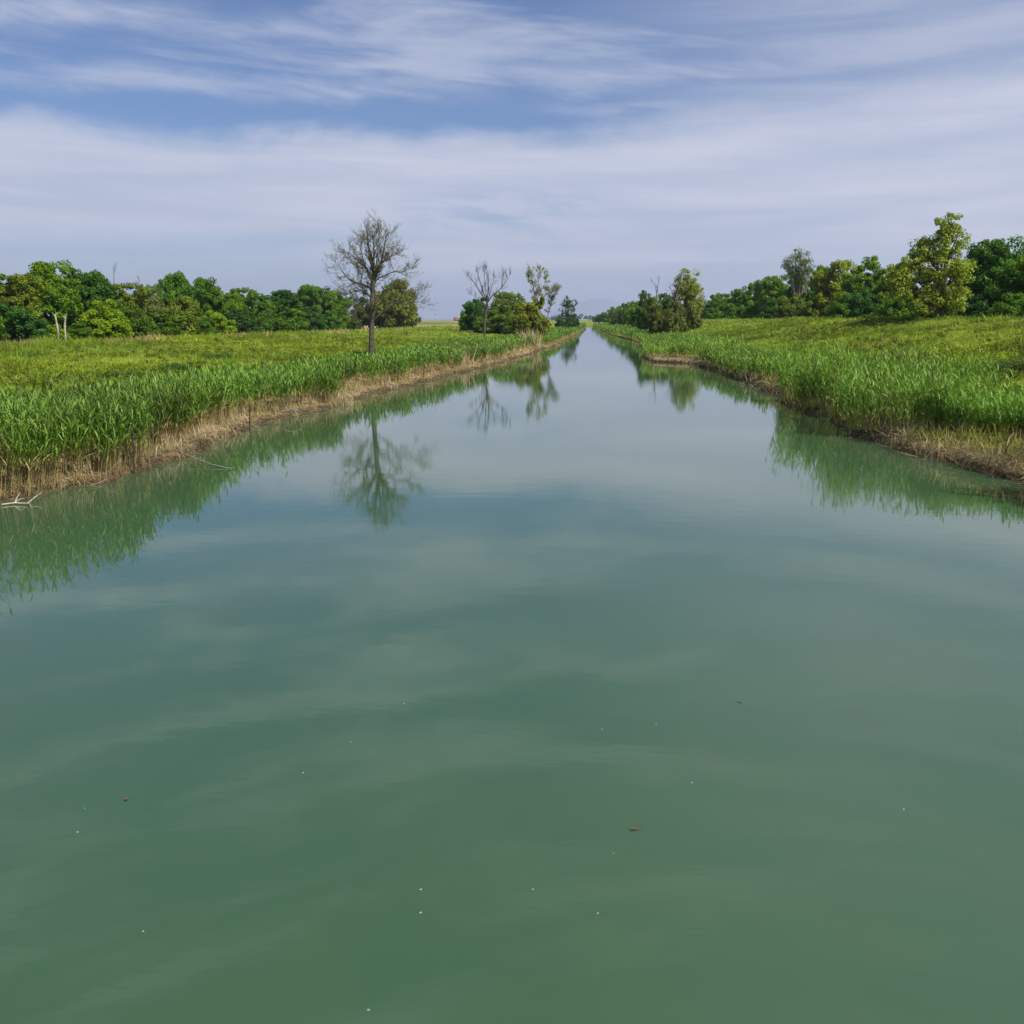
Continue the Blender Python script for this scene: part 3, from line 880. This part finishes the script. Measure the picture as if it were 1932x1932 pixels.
special_tree("acacia_tree", "tall golden green tree with a dark leaning limb on the right bank", 200,
    [(1290, 520, 12, 12), (1305, 524, 13, 14), (1298, 545, 22, 18), (1310, 560, 18, 22), (1285, 565, 20, 18), (1300, 580, 24, 20), (1278, 535, 8, 10)],
    1294, (.200, .250, .035), 240, 60, .26, (.4, .95), 920, yel=.06)
RC = "trees of the clump on the far right bank"
for (px, tp, hw, Y, v, c, lab) in [
 (1216, 548, 15, 225, "d", (.045, .10, .02), "dark leaning tree at the left end of the right bank clump"),
 (1228, 560, 16, 205, "a", (.08, .125, .035), "grey green tree under the thin bare one on the right bank"),
 (1253, 553, 14, 215, "b", (.045, .105, .02), "small dark topped tree in the right bank clump"),
 (1243, 572, 22, 195, "m", (.095, .125, .03), "brownish bush hanging over the right bank reeds"),
 (1272, 568, 20, 190, "o", (.12, .15, .035), "drooping olive bush at the foot of the golden green tree"),
 (1308, 582, 16, 200, "n", (.09, .115, .02), "yellow green bush at the right foot of the golden green tree"),
]:
    tree(px, tp, Y, hw, v, c, lab, cat="tree" if v in "abcde" else "shrub", name="bank_tree" if v in "abcde" else "shrub", group=RC)

# far wood along the canal: single trees, each a little farther and lower
FW = "trees of the far line on the right bank"
fars = [(1124, 597, 900, 5), (1131, 593, 800, 6), (1140, 589, 700, 7), (1149, 584, 620, 8), (1158, 579, 540, 9), (1168, 577, 470, 10),
        (1178, 572, 420, 11), (1189, 570, 370, 12), (1200, 568, 330, 13), (1207, 574, 290, 12), (1165, 588, 450, 9), (1184, 586, 360, 10), (1200, 588, 300, 11)]
names = ["farthest", "second farthest", "third farthest", "fourth farthest", "fifth farthest", "sixth farthest", "seventh farthest", "fourth nearest", "third nearest"]
flabs = ["tiny hazy tree where the far right line meets the horizon", "small tree second from the horizon in the far right line",
 "small dark tree third from the horizon in the far right line", "round tree fourth from the horizon in the far right line",
 "dark tree where the far right line steps up", "round tree right of the step in the far right line",
 "green tree halfway along the far right line", "dark tree right of the middle of the far right line",
 "tallest tree of the far line beside the right bank clump", "green tree squeezed against the right bank clump",
 "pale low tree in front of the far right line's step", "pale low tree in front of the far right line's middle", "low green tree in front of the far line's tallest tree"]
for (px, tp, Y, hw), lab in zip(fars, flabs):
    tree(px, tp, Y, hw * 1.25, random.Random(px).choice("abcdmno"), random.Random(px + 1).choice([GREEN, DARK, (.05, .09, .02)]), lab, name="distant_tree", group=FW)


# ------------------------------------------------------------------ bare trees
def grow(rg, p, d, L, r, depth, out, tips, spread=.5, up=.12, kids=(2, 4), taper=.62, steps=5):
    pts, rad = [p.copy()], [r]
    d = d / np.linalg.norm(d)
    for i in range(steps):
        d = d + rg.normal(0, .13, 3) + np.array([0, 0, up * .35]); d /= np.linalg.norm(d)
        p = p + d * L / steps
        pts.append(p.copy()); rad.append(r * (1 - (1 - taper) * (i + 1) / steps))
    out.append((np.array(pts), np.array(rad)))
    if depth == 0:
        tips.append(np.array(pts)); return
    for k in range(rg.integers(*kids) + 1):
        j = rg.integers(1, steps + 1)
        a = rg.normal(0, 1, 3); nd = d + a / np.linalg.norm(a) * spread * rg.uniform(.7, 1.5); nd[2] += up
        grow(rg, pts[j], nd, L * rg.uniform(.5, .85), max(rad[j] * .62, .006), depth - 1, out, tips, spread, up, kids, taper, max(3, steps - 1))

def bare_tree(name, label, Y, limbs, toworld, base, seed, twig_len, depth, bark, leaf_n=0, leaf_size=.1, leaf_col=None, every=2, twig_r=.5, min_r=.010, group=None, ydepth=.3, up=.12):
    """limbs: list of (points in photo/zoom units, radius at start, radius at end)"""
    rg = np.random.default_rng(seed)
    b = toworld(*base); zg = float(ground_z(b.x, Y))
    org = np.array([b.x, Y, zg])
    paths, tips, mains = [], [], []
    for li, (pts, r0, r1) in enumerate(limbs):
        P = np.array([list(toworld(*p)) for p in pts]) - org
        n = len(P)
        if li > 0:
            prev = np.concatenate([q for q, _ in mains])
            near = prev[np.argmin((prev[:, 0] - P[0][0]) ** 2 + (prev[:, 2] - P[0][2]) ** 2)]
            P = P + np.linspace(1, .0, n)[:, None] * (near - P[0]) * [1, 0, 1] + [0, near[1], 0]
        if li > 0:    # limbs leave the trunk towards and away from the viewer as well
            dd = rg.uniform(-1, 1) * ydepth * np.linalg.norm(P[-1] - P[0])
            P[:, 1] += dd * np.linspace(0, 1, n) ** 1.2
        else:
            P = np.concatenate([[[P[0][0], P[0][1], -.4]], P]); n += 1
        # resample
        tt = np.linspace(0, n - 1, (n - 1) * 3 + 1)
        Q = np.stack([np.interp(tt, np.arange(n), P[:, c]) for c in range(3)], 1)
        Q[1:-1] = (Q[:-2] + 2 * Q[1:-1] + Q[2:]) / 4
        rr = np.linspace(r0, r1, len(Q))
        paths.append((Q, rr)); mains.append((Q, rr))
        for i in range(2 if li else len(Q) // 2, len(Q), every):
            for _ in range(2):
                d = Q[min(i + 1, len(Q) - 1)] - Q[max(i - 1, 0)]; d /= np.linalg.norm(d) + 1e-9
                a = rg.normal(0, 1, 3); a /= np.linalg.norm(a)
                grow(rg, Q[i], d * .75 + a * .75, twig_len * rg.uniform(.5, 1.2), max(rr[i] * twig_r, min_r), depth, paths, tips, up=up)
        d = Q[-1] - Q[-2]
        for _ in range(3):
            grow(rg, Q[-1], d / np.linalg.norm(d) + rg.normal(0, .35, 3), twig_len * rg.uniform(.5, 1.0), max(r1 * .8, min_r), depth, paths, tips, up=up)
    root = empty(name, org); tag(root, label, "tree", group)
    v, f = tubes([p for p in paths if p[1][0] > .03], 7)
    link("trunk", make_mesh(name + "_trunk", v, f, bark, smooth=True), root)
    v, f = tubes([p for p in paths if p[1][0] <= .03], 3)
    link("crown", make_mesh(name + "_twigs", v, f, bark, smooth=True), root)
    if leaf_n:
        pts = np.concatenate(tips); sel = rg.choice(len(pts), min(leaf_n, len(pts)), replace=leaf_n > len(pts))
        v, f, t = leaf_cloud(rg, pts[sel], np.full(len(sel), leaf_size * 1.6), 3, leaf_size)
        link("leaves", make_mesh(name + "_leaves", v, f, M_LEAF, t), root, color=leaf_col)
    return root

YM = 70.0
def zw(a, b_):     # zoom crop of the big bare tree
    a = 725 + (a - 725) * .86
    if b_ < 1000: b_ = 1000 - (1000 - b_) * .84
    return at_y((640 + a / 6.9) * .9434, (430 + b_ / 6.9) * .9434, YM)
bare_tree("bare_tree", "tall nearly leafless tree with a dark trunk rising from the left reeds", YM,
 [([(703, 1850), (708, 1600), (715, 1400), (715, 1150), (735, 950), (745, 880)], .20, .13),
  ([(745, 880), (725, 700), (720, 560), (690, 460), (640, 340), (615, 250), (618, 180)], .11, .03),
  ([(738, 820), (745, 600), (760, 450), (765, 300), (760, 220)], .08, .025),
  ([(755, 900), (800, 740), (870, 600), (900, 450), (915, 350), (930, 250)], .11, .03),
  ([(870, 600), (940, 540), (1000, 490), (1070, 460)], .05, .02),
  ([(725, 950), (690, 850), (640, 740), (600, 660), (500, 590), (430, 510), (340, 440)], .10, .025),
  ([(715, 1080), (680, 1000), (600, 960), (520, 930), (420, 910), (330, 850), (250, 750), (190, 650)], .09, .022),
  ([(710, 1160), (640, 1090), (560, 1045), (450, 1050), (350, 1090)], .07, .02),
  ([(755, 930), (850, 840), (960, 800), (1080, 740), (1230, 760), (1310, 700)], .055, .016),
  ([(745, 1470), (850, 1390), (960, 1300), (1100, 1200), (1250, 1120), (1390, 1050)], .06, .016),
  ([(1100, 1200), (1250, 1250), (1400, 1200)], .025, .012),
  ([(745, 880), (790, 600), (812, 330), (820, 230), (830, 160)], .05, .012),
  ([(600, 660), (560, 520), (520, 400), (500, 330)], .04, .015),
  ([(520, 930), (560, 820), (580, 700)], .03, .012),
  ([(1080, 740), (1050, 640), (1030, 560)], .02, .01),
  ([(712, 1400), (640, 1300), (590, 1180)], .03, .01), ([(715, 1300), (800, 1180), (900, 1090), (1000, 1030)], .03, .01), ([(710, 1480), (650, 1430), (600, 1350)], .025, .01),
  ([(705, 1300), (600, 1330), (500, 1300)], .02, .01)],
 zw, (703, 1850), 77, .86, 2, M_BARK, leaf_n=4600, leaf_size=.06, leaf_col=(.19, .20, .07), every=2, min_r=.009, twig_r=.34)

def ph(a, b_, Y):
    return at_y(a, b_, Y)
YD = 141.0
bare_tree("dead_tree", "fully bare fan shaped dead tree in front of the round copse", YD,
 [([(914, 625), (915, 600), (916, 585), (919, 572)], .17, .14),
  ([(919, 572), (912, 550), (906, 530), (902, 515)], .09, .03), ([(918, 574), (903, 548), (892, 530), (886, 522)], .08, .025),
  ([(919, 574), (921, 545), (920, 525), (916, 512)], .08, .03), ([(920, 574), (930, 558), (945, 546), (955, 530), (960, 520)], .09, .02),
  ([(919, 575), (927, 545), (931, 525)], .07, .02), ([(917, 578), (903, 566), (892, 556)], .05, .015), ([(919, 573), (914, 540), (913, 512)], .06, .02),
  ([(945, 546), (948, 535), (948, 520)], .04, .02)],
 lambda a, b_: ph(a, b_, YD), (914, 625), 81, .85, 2, M_BARK, every=2, min_r=.014, twig_r=.4, up=.3)
YP = 177.0
bare_tree("half_bare_tree", "tall thinly leaved grey tree leaning over the left bank", YP,
 [([(1013, 622), (1011, 600), (1011, 575), (1011, 560)], .17, .12),
  ([(1011, 575), (1008, 550), (1004, 530), (1003, 518)], .09, .03), ([(1011, 570), (1014, 545), (1017, 525), (1019, 514)], .10, .03),
  ([(1012, 570), (1020, 550), (1028, 535), (1030, 525)], .08, .025), ([(1012, 585), (1022, 565), (1034, 552), (1043, 548)], .07, .02),
  ([(1008, 550), (1001, 538), (998, 526)], .05, .02)],
 lambda a, b_: ph(a, b_, YP), (1013, 622), 83, .95, 2, M_BARK_G, leaf_n=3000, leaf_size=.12, leaf_col=(.24, .28, .15), every=2, min_r=.016)
bare_tree("half_bare_tree", "slim leaning sapling right of the tall grey tree on the left bank", 180.0,
 [([(1031, 605), (1035, 590), (1039, 575), (1041, 565)], .09, .05), ([(1041, 565), (1046, 555), (1048, 548)], .04, .02), ([(1040, 570), (1037, 558), (1035, 550)], .04, .02)],
 lambda a, b_: ph(a, b_, 180.0), (1031, 605), 84, .8, 2, M_BARK_G, leaf_n=500, leaf_size=.2, leaf_col=(.12, .15, .09), every=2, min_r=.016)
bare_tree("dead_tree", "thin bare tree sticking up from the right bank clump", 210.0,
 [([(1236, 605), (1237, 575), (1239, 555)], .16, .10), ([(1239, 555), (1241, 540), (1243, 528)], .08, .03), ([(1239, 556), (1236, 540), (1232, 530)], .05, .02)],
 lambda a, b_: ph(a, b_, 210.0), (1236, 605), 85, 1.0, 1, M_BARK_G, every=3, min_r=.02)
bare_tree("dead_tree", "dark leaning bare limb tree against the golden green tree", 196.0,
 [([(1272, 605), (1272, 585), (1274, 565), (1278, 548)], .2, .12), ([(1278, 548), (1281, 535), (1286, 522)], .1, .04), ([(1274, 566), (1268, 552), (1266, 545)], .07, .03)],
 lambda a, b_: ph(a, b_, 196.0), (1272, 605), 86, 1.0, 1, M_BARK, every=3, min_r=.02)
bare_tree("dead_tree", "thin dead spire rising above the left wood", 130.0,
 [([(217, 600), (216, 560), (215, 530), (215, 508)], .11, .04)],
 lambda a, b_: ph(a, b_, 130.0), (217, 600), 87, .7, 1, M_BARK_G, every=5, min_r=.012, up=.5)
bare_tree("dead_tree", "small dead treetop beside the grey green umbrella tree", 138.0,
 [([(264, 600), (263, 560), (262, 538), (262, 528)], .09, .03)],
 lambda a, b_: ph(a, b_, 138.0), (264, 600), 88, .7, 1, M_BARK_G, every=4, min_r=.012, up=.5)

# two pale broken trunks in front of the left wood
def broken_trunk(pts, Y, label):
    P = np.array([list(at_y(a, b_, Y)) for a, b_ in pts]); org = P[0].copy(); org[2] = float(ground_z(org[0], Y))
    Q = P - org; Q[0][2] = -.2
    tt = np.linspace(0, len(Q) - 1, 10)
    Q = np.stack([np.interp(tt, np.arange(len(Q)), Q[:, c]) for c in range(3)], 1)
    paths = [(Q, np.linspace(.13, .085, 10) * (1 + .12 * np.sin(np.arange(10) * 1.7)))]
    e = Q[-1]
    for k, (dx, dz) in enumerate([(-.3, .22), (.12, .35)]):
        paths.append((np.array([e - [0, 0, .15], e + [dx * .5, .05, dz * .6], e + [dx, .08, dz]]), np.array([.07, .05, .015])))
    v, f = tubes(paths, 8)
    o = link("broken_trunk", make_mesh("broken_trunk", v, f, M_BARK_P, smooth=True), loc=org)
    tag(o, label, "dead trunk", "pale broken trunks in front of the left wood")
broken_trunk([(111, 632), (108, 615), (104, 596)], 103.0, "left of two pale broken trunks, bent at the top")
broken_trunk([(123, 636), (122, 618), (123, 600)], 102.0, "right of two pale broken trunks, straight and upright")


# ------------------------------------------------------------------ far background
def far_wood():
    rg = np.random.default_rng(5)
    parts = []
    for (x0, x1, Y, h) in [(-900, -330, 1500, 11), (-260, 40, 2200, 15), (60, 900, 1800, 14), (-1500, -900, 1600, 12)]:
        n = int((x1 - x0) / 9)
        X = np.linspace(x0, x1, n)
        C, Rr = [], []
        for xx in X:
            for k in range(3):
                C.append([xx + rg.uniform(-5, 5), Y + rg.uniform(-15, 15), 1 + rg.uniform(.25, .85) * h * (.6 + .6 * float(vnoise(xx, 0, 60, 4)))])
                Rr.append(rg.uniform(3, 6))
        C = np.array(C)
        parts.append(leaf_cloud(rg, C, np.array(Rr), 40, 2.6))
    v, f, t = merge(parts)
    o = link("far_woods", make_mesh("far_woods", v, f, M_LEAF, t), color=(.03, .07, .02))
    tag(o, "low dark line of woods on the horizon", "woods", kind="stuff")
far_wood()

def mountains():
    rg = np.random.default_rng(8)
    m, g, out = mat_new("mountain_rock")
    pos = g.node('ShaderNodeNewGeometry').outputs['Position']
    X, Y, Z = g.xyz(pos)
    n = g.noise(pos, .002, 6, .6)
    c = g.mix(g.ss(g.m('ADD', Z, g.m('MULTIPLY', g.m('SUBTRACT', n, .5), 300)), 500, 640), (.16, .19, .20), (.75, .77, .8))
    pb = g.node('ShaderNodeBsdfPrincipled'); g.put(pb.inputs['Base Color'], c); pb.inputs['Roughness'].default_value = .95
    g.l.new(pb.outputs[0], out.inputs[0])
    nx, ny = 220, 26
    xs = np.sign(np.linspace(-1, 1, nx)) * np.abs(np.linspace(-1, 1, nx)) ** 1.8 * 8000; ys = np.linspace(0, 5000, ny)
    XX, YY = np.meshgrid(xs, ys)
    prof = 250 + 420 * vnoise(XX, YY, 2600, 91) + 260 * vnoise(XX, YY, 900, 92) + 110 * vnoise(XX, YY, 330, 93)
    ridge = np.sin(np.clip(YY / 5000, 0, 1) * np.pi)
    side = .10 + np.exp(-((XX - 60) / 800) ** 2)
    Z = prof * ridge * side * .50 - 20
    v = np.stack([XX, YY + 17000, Z], -1).reshape(-1, 3)
    i = np.arange(ny - 1)[:, None] * nx; j = np.arange(nx - 1)[None]
    f = np.stack([i + j, i + j + 1, i + nx + j + 1, i + nx + j], -1).reshape(-1, 4)
    o = link("mountains", make_mesh("mountains", v, f, m, smooth=True))
    tag(o, "faint blue mountains far beyond the canal's end", "mountains", kind="structure")

mountains()

def haze():
    m, g, out = mat_new('thin_air')
    pv = g.node('ShaderNodeVolumePrincipled')
    pv.inputs['Color'].default_value = (.68, .78, 1.0, 1)
    pv.inputs['Density'].default_value = 9e-5
    pv.inputs['Anisotropy'].default_value = 0.2
    g.l.new(pv.outputs[0], out.inputs['Volume'])
    x, y0, y1, z0, z1 = 16500, -120, 23000, -60, 440
    v = [(-x, y0, z0), (x, y0, z0), (x, y1, z0), (-x, y1, z0), (-x, y0, z1), (x, y0, z1), (x, y1, z1), (-x, y1, z1)]
    f = [(0, 3, 2, 1), (4, 5, 6, 7), (0, 1, 5, 4), (1, 2, 6, 5), (2, 3, 7, 6), (3, 0, 4, 7)]
    o = link('haze', make_mesh('haze', v, f, m)); tag(o, 'thin pale haze over the far plain', 'haze', kind='stuff')
haze()

# small far farm buildings left of the copse
def farm_house(px, Y, w, d, h, label, wall, roofc):
    p = at_y(px, 603, Y); zg = 1.15
    root = empty("farm_house", (p.x, Y, zg), .3); tag(root, label, "house", "far farm buildings left of the copse")
    def pmat(nm, c):
        m, g, out = mat_new(nm)
        pb = g.node('ShaderNodeBsdfPrincipled')
        n = g.noise(g.node('ShaderNodeNewGeometry').outputs['Position'], .8)
        g.put(pb.inputs['Base Color'], g.mix(n, tuple(v * .85 for v in c), c)); pb.inputs['Roughness'].default_value = .9
        g.l.new(pb.outputs[0], out.inputs[0]); return m
    W2, D2 = w / 2, d / 2
    v = [(-W2, -D2, 0), (W2, -D2, 0), (W2, D2, 0), (-W2, D2, 0), (-W2, -D2, h), (W2, -D2, h), (W2, D2, h), (-W2, D2, h)]
    link("wall", make_mesh("house_wall", v, [(0, 1, 5, 4), (1, 2, 6, 5), (2, 3, 7, 6), (3, 0, 4, 7), (0, 3, 2, 1)], pmat("plaster", wall)), root)
    e = .4; r = h + d * .3
    v = [(-W2 - e, -D2 - e, h - .1), (W2 + e, -D2 - e, h - .1), (W2 + e, D2 + e, h - .1), (-W2 - e, D2 + e, h - .1), (-W2 - e, 0, r), (W2 + e, 0, r)]
    link("roof", make_mesh("house_roof", v, [(0, 1, 5, 4), (2, 3, 4, 5), (0, 3, 2, 1), (0, 4, 3, 3), (1, 2, 5, 5)], pmat("roof_tiles", roofc)), root)
farm_house(866, 1900, 18, 11, 4.5, "pale farm house farther left on the horizon", (.62, .56, .48), (.35, .16, .10))
farm_house(877, 2000, 13, 11, 7.0, "taller pale farm house nearer the copse on the horizon", (.70, .66, .60), (.38, .18, .12))


# ------------------------------------------------------------------ things at the water's edge
def stake(px, py, label, h=1.5, lean=.04):
    x, Y = on_z(px, py, 0.0)
    v, f = tubes([([(0, 0, -.6), (lean * .3, 0, .3), (lean, 0, h * .75), (lean * 1.2, 0, h)], [.026, .024, .022, .014])], 8)
    o = link("wooden_stake", make_mesh("wooden_stake", v, f, M_STAKE, smooth=True), loc=(x, Y, 0))
    tag(o, label, "stake", "dark stakes along the left waterline")
stake(253, 893, "thick dark stake nearest the viewer at the foot of the left reeds", 1.15)
stake(471, 812, "dark stake above the widest flattened reed mat on the left bank", .95)
stake(798, 724, "farthest dark stake standing in the left waterline", .9)

def branch(name, pts, z0, radii, label, cat, mat, kids=()):
    P = [np.array([*on_z(a, b_, z), z]) for (a, b_), z in zip(pts, z0)]
    org = P[0].copy()
    paths = [(np.array(P) - org, np.array(radii))]
    for (a, b_, z1, src) in kids:
        e = np.array([*on_z(a, b_, z1), z1]) - org
        s_ = P[src] - org
        paths.append((np.array([s_, (s_ + e) / 2 + [0, 0, .03], e]), np.array([.016, .012, .006])))
    v, f = tubes(paths, 7)
    o = link(name, make_mesh(name, v, f, mat, smooth=True), loc=org)
    tag(o, label, cat)
branch("driftwood_branch", [(2, 952), (28, 949), (52, 950), (66, 938), (78, 930)], [.03, .03, .04, .10, .17], [.018, .020, .020, .016, .008],
       "pale forked driftwood branch in the water at the left edge", "branch", M_BARK_P, kids=[(60, 957, .01, 2), (46, 940, .12, 1), (38, 930, .2, 1)])
branch("fallen_reed_stem", [(340, 852), (372, 866), (400, 876), (425, 882), (448, 884)], [.22, .14, .07, .02, -.01], [.012, .012, .011, .010, .005],
       "long pale reed stem bending from the left bank into the water", "reed stem", M_BARK_P)
branch("driftwood_branch", [(532, 778), (548, 774), (560, 774), (571, 777)], [.32, .42, .40, .30], [.03, .03, .025, .012],
       "small brown driftwood branch caught in the reed mat under the bank", "branch", M_BARK_G)
branch("driftwood_branch", [(1672, 826), (1678, 818), (1690, 822), (1705, 838)], [.02, .14, .18, .02], [.02, .022, .018, .010],
       "bleached twisted driftwood at the foot of the right reeds", "branch", M_BARK_P, kids=[(1684, 832, .03, 1)])

# pale plume of dry reeds at the left bank and one farther on
def dry_tuft(px, py, h, n, w, label):
    x, Y = on_z(px, py, .3); rg = np.random.default_rng(int(px))
    zg = float(ground_z(x, Y))
    b = np.stack([rg.normal(0, w * .35, n), rg.normal(0, w * .35, n), np.zeros(n) - .1], 1)
    t = b + np.stack([rg.normal(0, w * .45, n), rg.normal(0, w * .45, n), h * rg.uniform(.6, 1.05, n)], 1)
    tt = np.stack([rg.uniform(.5, 1, n), np.zeros(n), np.zeros(n)], 1)
    s_ = rg.normal(0, 1, (n, 3)); s_[:, 2] = 0
    v, f, tt = ribbons(b, t, rg.normal(0, .06, (n, 3)), np.full(n, .012 * Y / 40 + .01), tt, 2, side=s_)
    o = link("dry_reed_tuft", make_mesh("dry_reed_tuft", v, f, M_STRAW2, tt), loc=(x, Y, zg))
    tag(o, label, "dry reeds", "pale tufts of dry standing reeds on the left bank")
dry_tuft(872, 690, 1.7, 170, .9, "pale dry reed tuft standing before the dead fan shaped tree")
dry_tuft(1000, 655, 2.6, 220, 1.9, "wide pale dry reed tuft below the olive brown bush")
dry_tuft(648, 752, .9, 200, .55, "short pale dry reed tuft at the notch in the left bank")

# low herbs in the meadow, each a leafy clump
hm_v, hm_f, hm_t = leaf_cloud(np.random.default_rng(60), np.random.default_rng(61).normal(0, 1, (26, 3)) * [.5, .5, .12] + [0, 0, .25], np.full(26, .24), 80, .075)
HERB = make_mesh("herb", hm_v, hm_f, M_LEAF, hm_t)
HG = "leafy weed clumps dotted over the meadow"
rh = random.Random(4)
for (px, py, zz, s, c, lab) in [
 (1838, 722, 1.7, 1.0, (.05, .10, .02), "dark weed clump on the right slope left of the darkest patch"),
 (1868, 712, 1.9, 1.1, (.06, .11, .02), "dark leafy weed clump in the middle of the right slope"),
 (1895, 736, 1.6, 1.0, (.05, .10, .02), "dark green weed clump just behind the right reeds near the edge"),
 (1925, 748, 1.5, 1.2, (.05, .11, .02), "bushy dark weed clump at the right picture edge behind the reeds"),
 (1922, 629, 3.4, 1.2, (.05, .09, .02), "dark weed clump high on the right slope at the picture edge"),
 (1890, 632, 3.35, 1.0, (.05, .09, .02), "dark weed clump high on the right slope, left of the edge one"),
 (1720, 690, 1.7, 1.1, (.10, .09, .02), "brownish weed clump behind the middle of the right reeds"),
 (1770, 700, 1.75, 1.3, (.06, .07, .018), "olive weed clump behind the right reeds"),
 (1560, 603, 3.9, 2.2, (.07, .12, .02), "pale green bramble hump on the crest of the right embankment"),
 (1575, 640, 2.7, 1.1, (.07, .11, .02), "green weed clump midway up the right slope"),
 (1470, 648, 2.2, 1.3, (.06, .10, .02), "green weed clump above the far end of the right reeds"),
 (245, 722, 1.3, .9, (.04, .09, .02), "dark weed clump behind the nearest left reeds"),
 (260, 725, 1.25, .8, (.045, .09, .02), "small dark weed clump beside a bigger one behind the left reeds"),
 (225, 702, 1.4, 1.1, (.04, .10, .02), "dark green weed clump in the middle of the left meadow"),
 (330, 690, 1.4, 1.0, (.04, .10, .02), "dark green weed clump right of the middle of the left meadow"),
 (410, 672, 1.4, 1.1, (.04, .10, .018), "wide green weed clump toward the right of the left meadow"),
 (610, 672, 1.3, .9, (.04, .09, .018), "green weed clump left of the tall bare tree's foot"),
 (686, 664, 1.2, 1.0, (.02, .05, .015), "dark weed clump hugging the tall bare tree's foot"),
]:
    x, Y = on_z(px, py, zz)
    o = link("weed_clump", HERB, loc=(x, Y, float(ground_z(x, Y)) - .05), color=c)
    o.scale = (s, s, s * .95); o.rotation_euler = (0, 0, rh.uniform(0, 6.28))
    tag(o, lab, "weeds", HG)

def weed_thicket(side, n, name, label, col, size):
    rg = np.random.default_rng(70 + side)
    Y = 20 + rg.uniform(0, 1, n) ** 1.6 * 130
    X = (rg.uniform(14.2, 31, n) if side > 0 else rg.uniform(-52, -17.5, n))
    if side > 0:
        band = rg.uniform(0, 1, n) < .45
        X = np.where(band, 14.6 + rg.exponential(.9, n), X); Y = np.where(band, 24 + rg.uniform(0, 1, n) * 34, Y)
    ok = (vnoise(X, Y, 4.5, 78) > .5) | (vnoise(X, Y, 1.3, 79) > .75)
    ok &= (X > -.66 * Y - 3) & (X < .48 * Y + 4)
    X, Y = X[ok], Y[ok]
    C = np.stack([X, Y, ground_z(X, Y) + rg.uniform(.08, .32, len(X))], 1)
    v, f, t = leaf_cloud(rg, C, rg.uniform(.14, .36, len(X)) * size, 34, .10, flat=.7, tone=np.clip(rg.normal(.42, .30, len(X)), .02, 1), yel=.15)
    o = link(name, make_mesh(name, v, f, M_LEAF, t), color=col)
    tag(o, label, 'weeds', kind='stuff')
weed_thicket(1, 8200, 'low_weeds', 'dark and yellowish leafy weeds scattered over the right slope', (.10, .135, .018), 1.15)
weed_thicket(-1, 6500, 'low_weeds', 'yellowish leafy weeds scattered over the left meadow', (.12, .165, .018), 1.0)

# specks floating on the canal
def fleck_mesh(name, r, mat, flat=.35, seed=0):
    rg = np.random.default_rng(seed); n = 9
    a = np.linspace(0, 2 * np.pi, n, endpoint=False); rr = r * rg.uniform(.6, 1.25, n)
    ring = np.stack([np.cos(a) * rr, np.sin(a) * rr, np.full(n, .001)], 1)
    ring2 = np.stack([np.cos(a) * rr * .6, np.sin(a) * rr * .6, np.full(n, r * flat)], 1)
    v = np.concatenate([ring, ring2, [[0, 0, r * flat * 1.2]]])
    f = [(i, (i + 1) % n, n + (i + 1) % n, n + i) for i in range(n)]
    f += [(n + i, n + (i + 1) % n, 2 * n, 2 * n) for i in range(n)]
    me = bpy.data.meshes.new(name)
    me.from_pydata([tuple(p) for p in v], [], [tuple(dict.fromkeys(q)) for q in f]); me.materials.append(mat); me.update()
    return me
def plain(nm, c, rough=.7):
    m, g, out = mat_new(nm)
    pb = g.node('ShaderNodeBsdfPrincipled')
    g.put(pb.inputs['Base Color'], g.mix(g.noise(g.node('ShaderNodeNewGeometry').outputs['Position'], 60), tuple(q * .75 for q in c), c))
    pb.inputs['Roughness'].default_value = rough
    g.l.new(pb.outputs[0], out.inputs[0]); return m
FL = fleck_mesh("seed_fluff", .011, plain("seed_fluff", (.24, .28, .23)), seed=2)
for (px, py) in [(572, 1458), (662, 1400), (762, 1328), (794, 1678), (1005, 1678), (1128, 1723), (1238, 1367), (1305, 1477),
                 (1136, 1376), (793, 1722), (146, 1570), (270, 1757), (695, 1905), (160, 1525), (1705, 1527), (1157, 1610)]:
    x, Y = on_z(px, py, 0)
    s = rh.uniform(.6, 1.15)
    o = link("seed_fluff", FL, loc=(x, Y, 0)); o.scale = (s, s, s); o.rotation_euler = (0, 0, rh.uniform(0, 6))
    tag(o, "tiny pale seed fluff floating on the green water", "seed fluff", "specks of seed fluff floating on the canal")
LM = plain("wet_leaf", (.10, .06, .03), .4)
def leaf(px, py, L, w, label, rz):
    x, Y = on_z(px, py, 0)
    n = 8; ts = np.linspace(0, 1, n)
    prof = np.sin(ts * np.pi) ** .7 * w
    v = []
    for t_, p_ in zip(ts, prof):
        xx = (t_ - .5) * L; curl = .25 * w * math.sin(t_ * 5)
        v += [(xx, -p_, .004 + .5 * p_ + curl * .3), (xx, 0, .003), (xx, p_, .004 + .6 * p_)]
    f = []
    for i in range(n - 1):
        a = i * 3
        f += [(a, a + 1, a + 4, a + 3), (a + 1, a + 2, a + 5, a + 4)]
    v += [(L * .5, 0, .003), (L * .8, .01, .006), (L * .8, .016, .006), (L * .5, .006, .003)]
    k = n * 3; f.append((k, k + 1, k + 2, k + 3))
    o = link("floating_leaf", make_mesh("floating_leaf", v, f, LM), loc=(x, Y, .001)); o.rotation_euler = (0, 0, rz)
    tag(o, label, "leaf", "leaves floating on the canal")
leaf(1196, 1566, .085, .014, "small brown leaf floating low in the middle of the canal", .1)
leaf(1395, 1325, .04, .018, "tiny dark leaf floating right of the canal's middle", 1.0)
leaf(238, 1510, .04, .016, "tiny dark leaf floating at the lower left of the canal", .4)
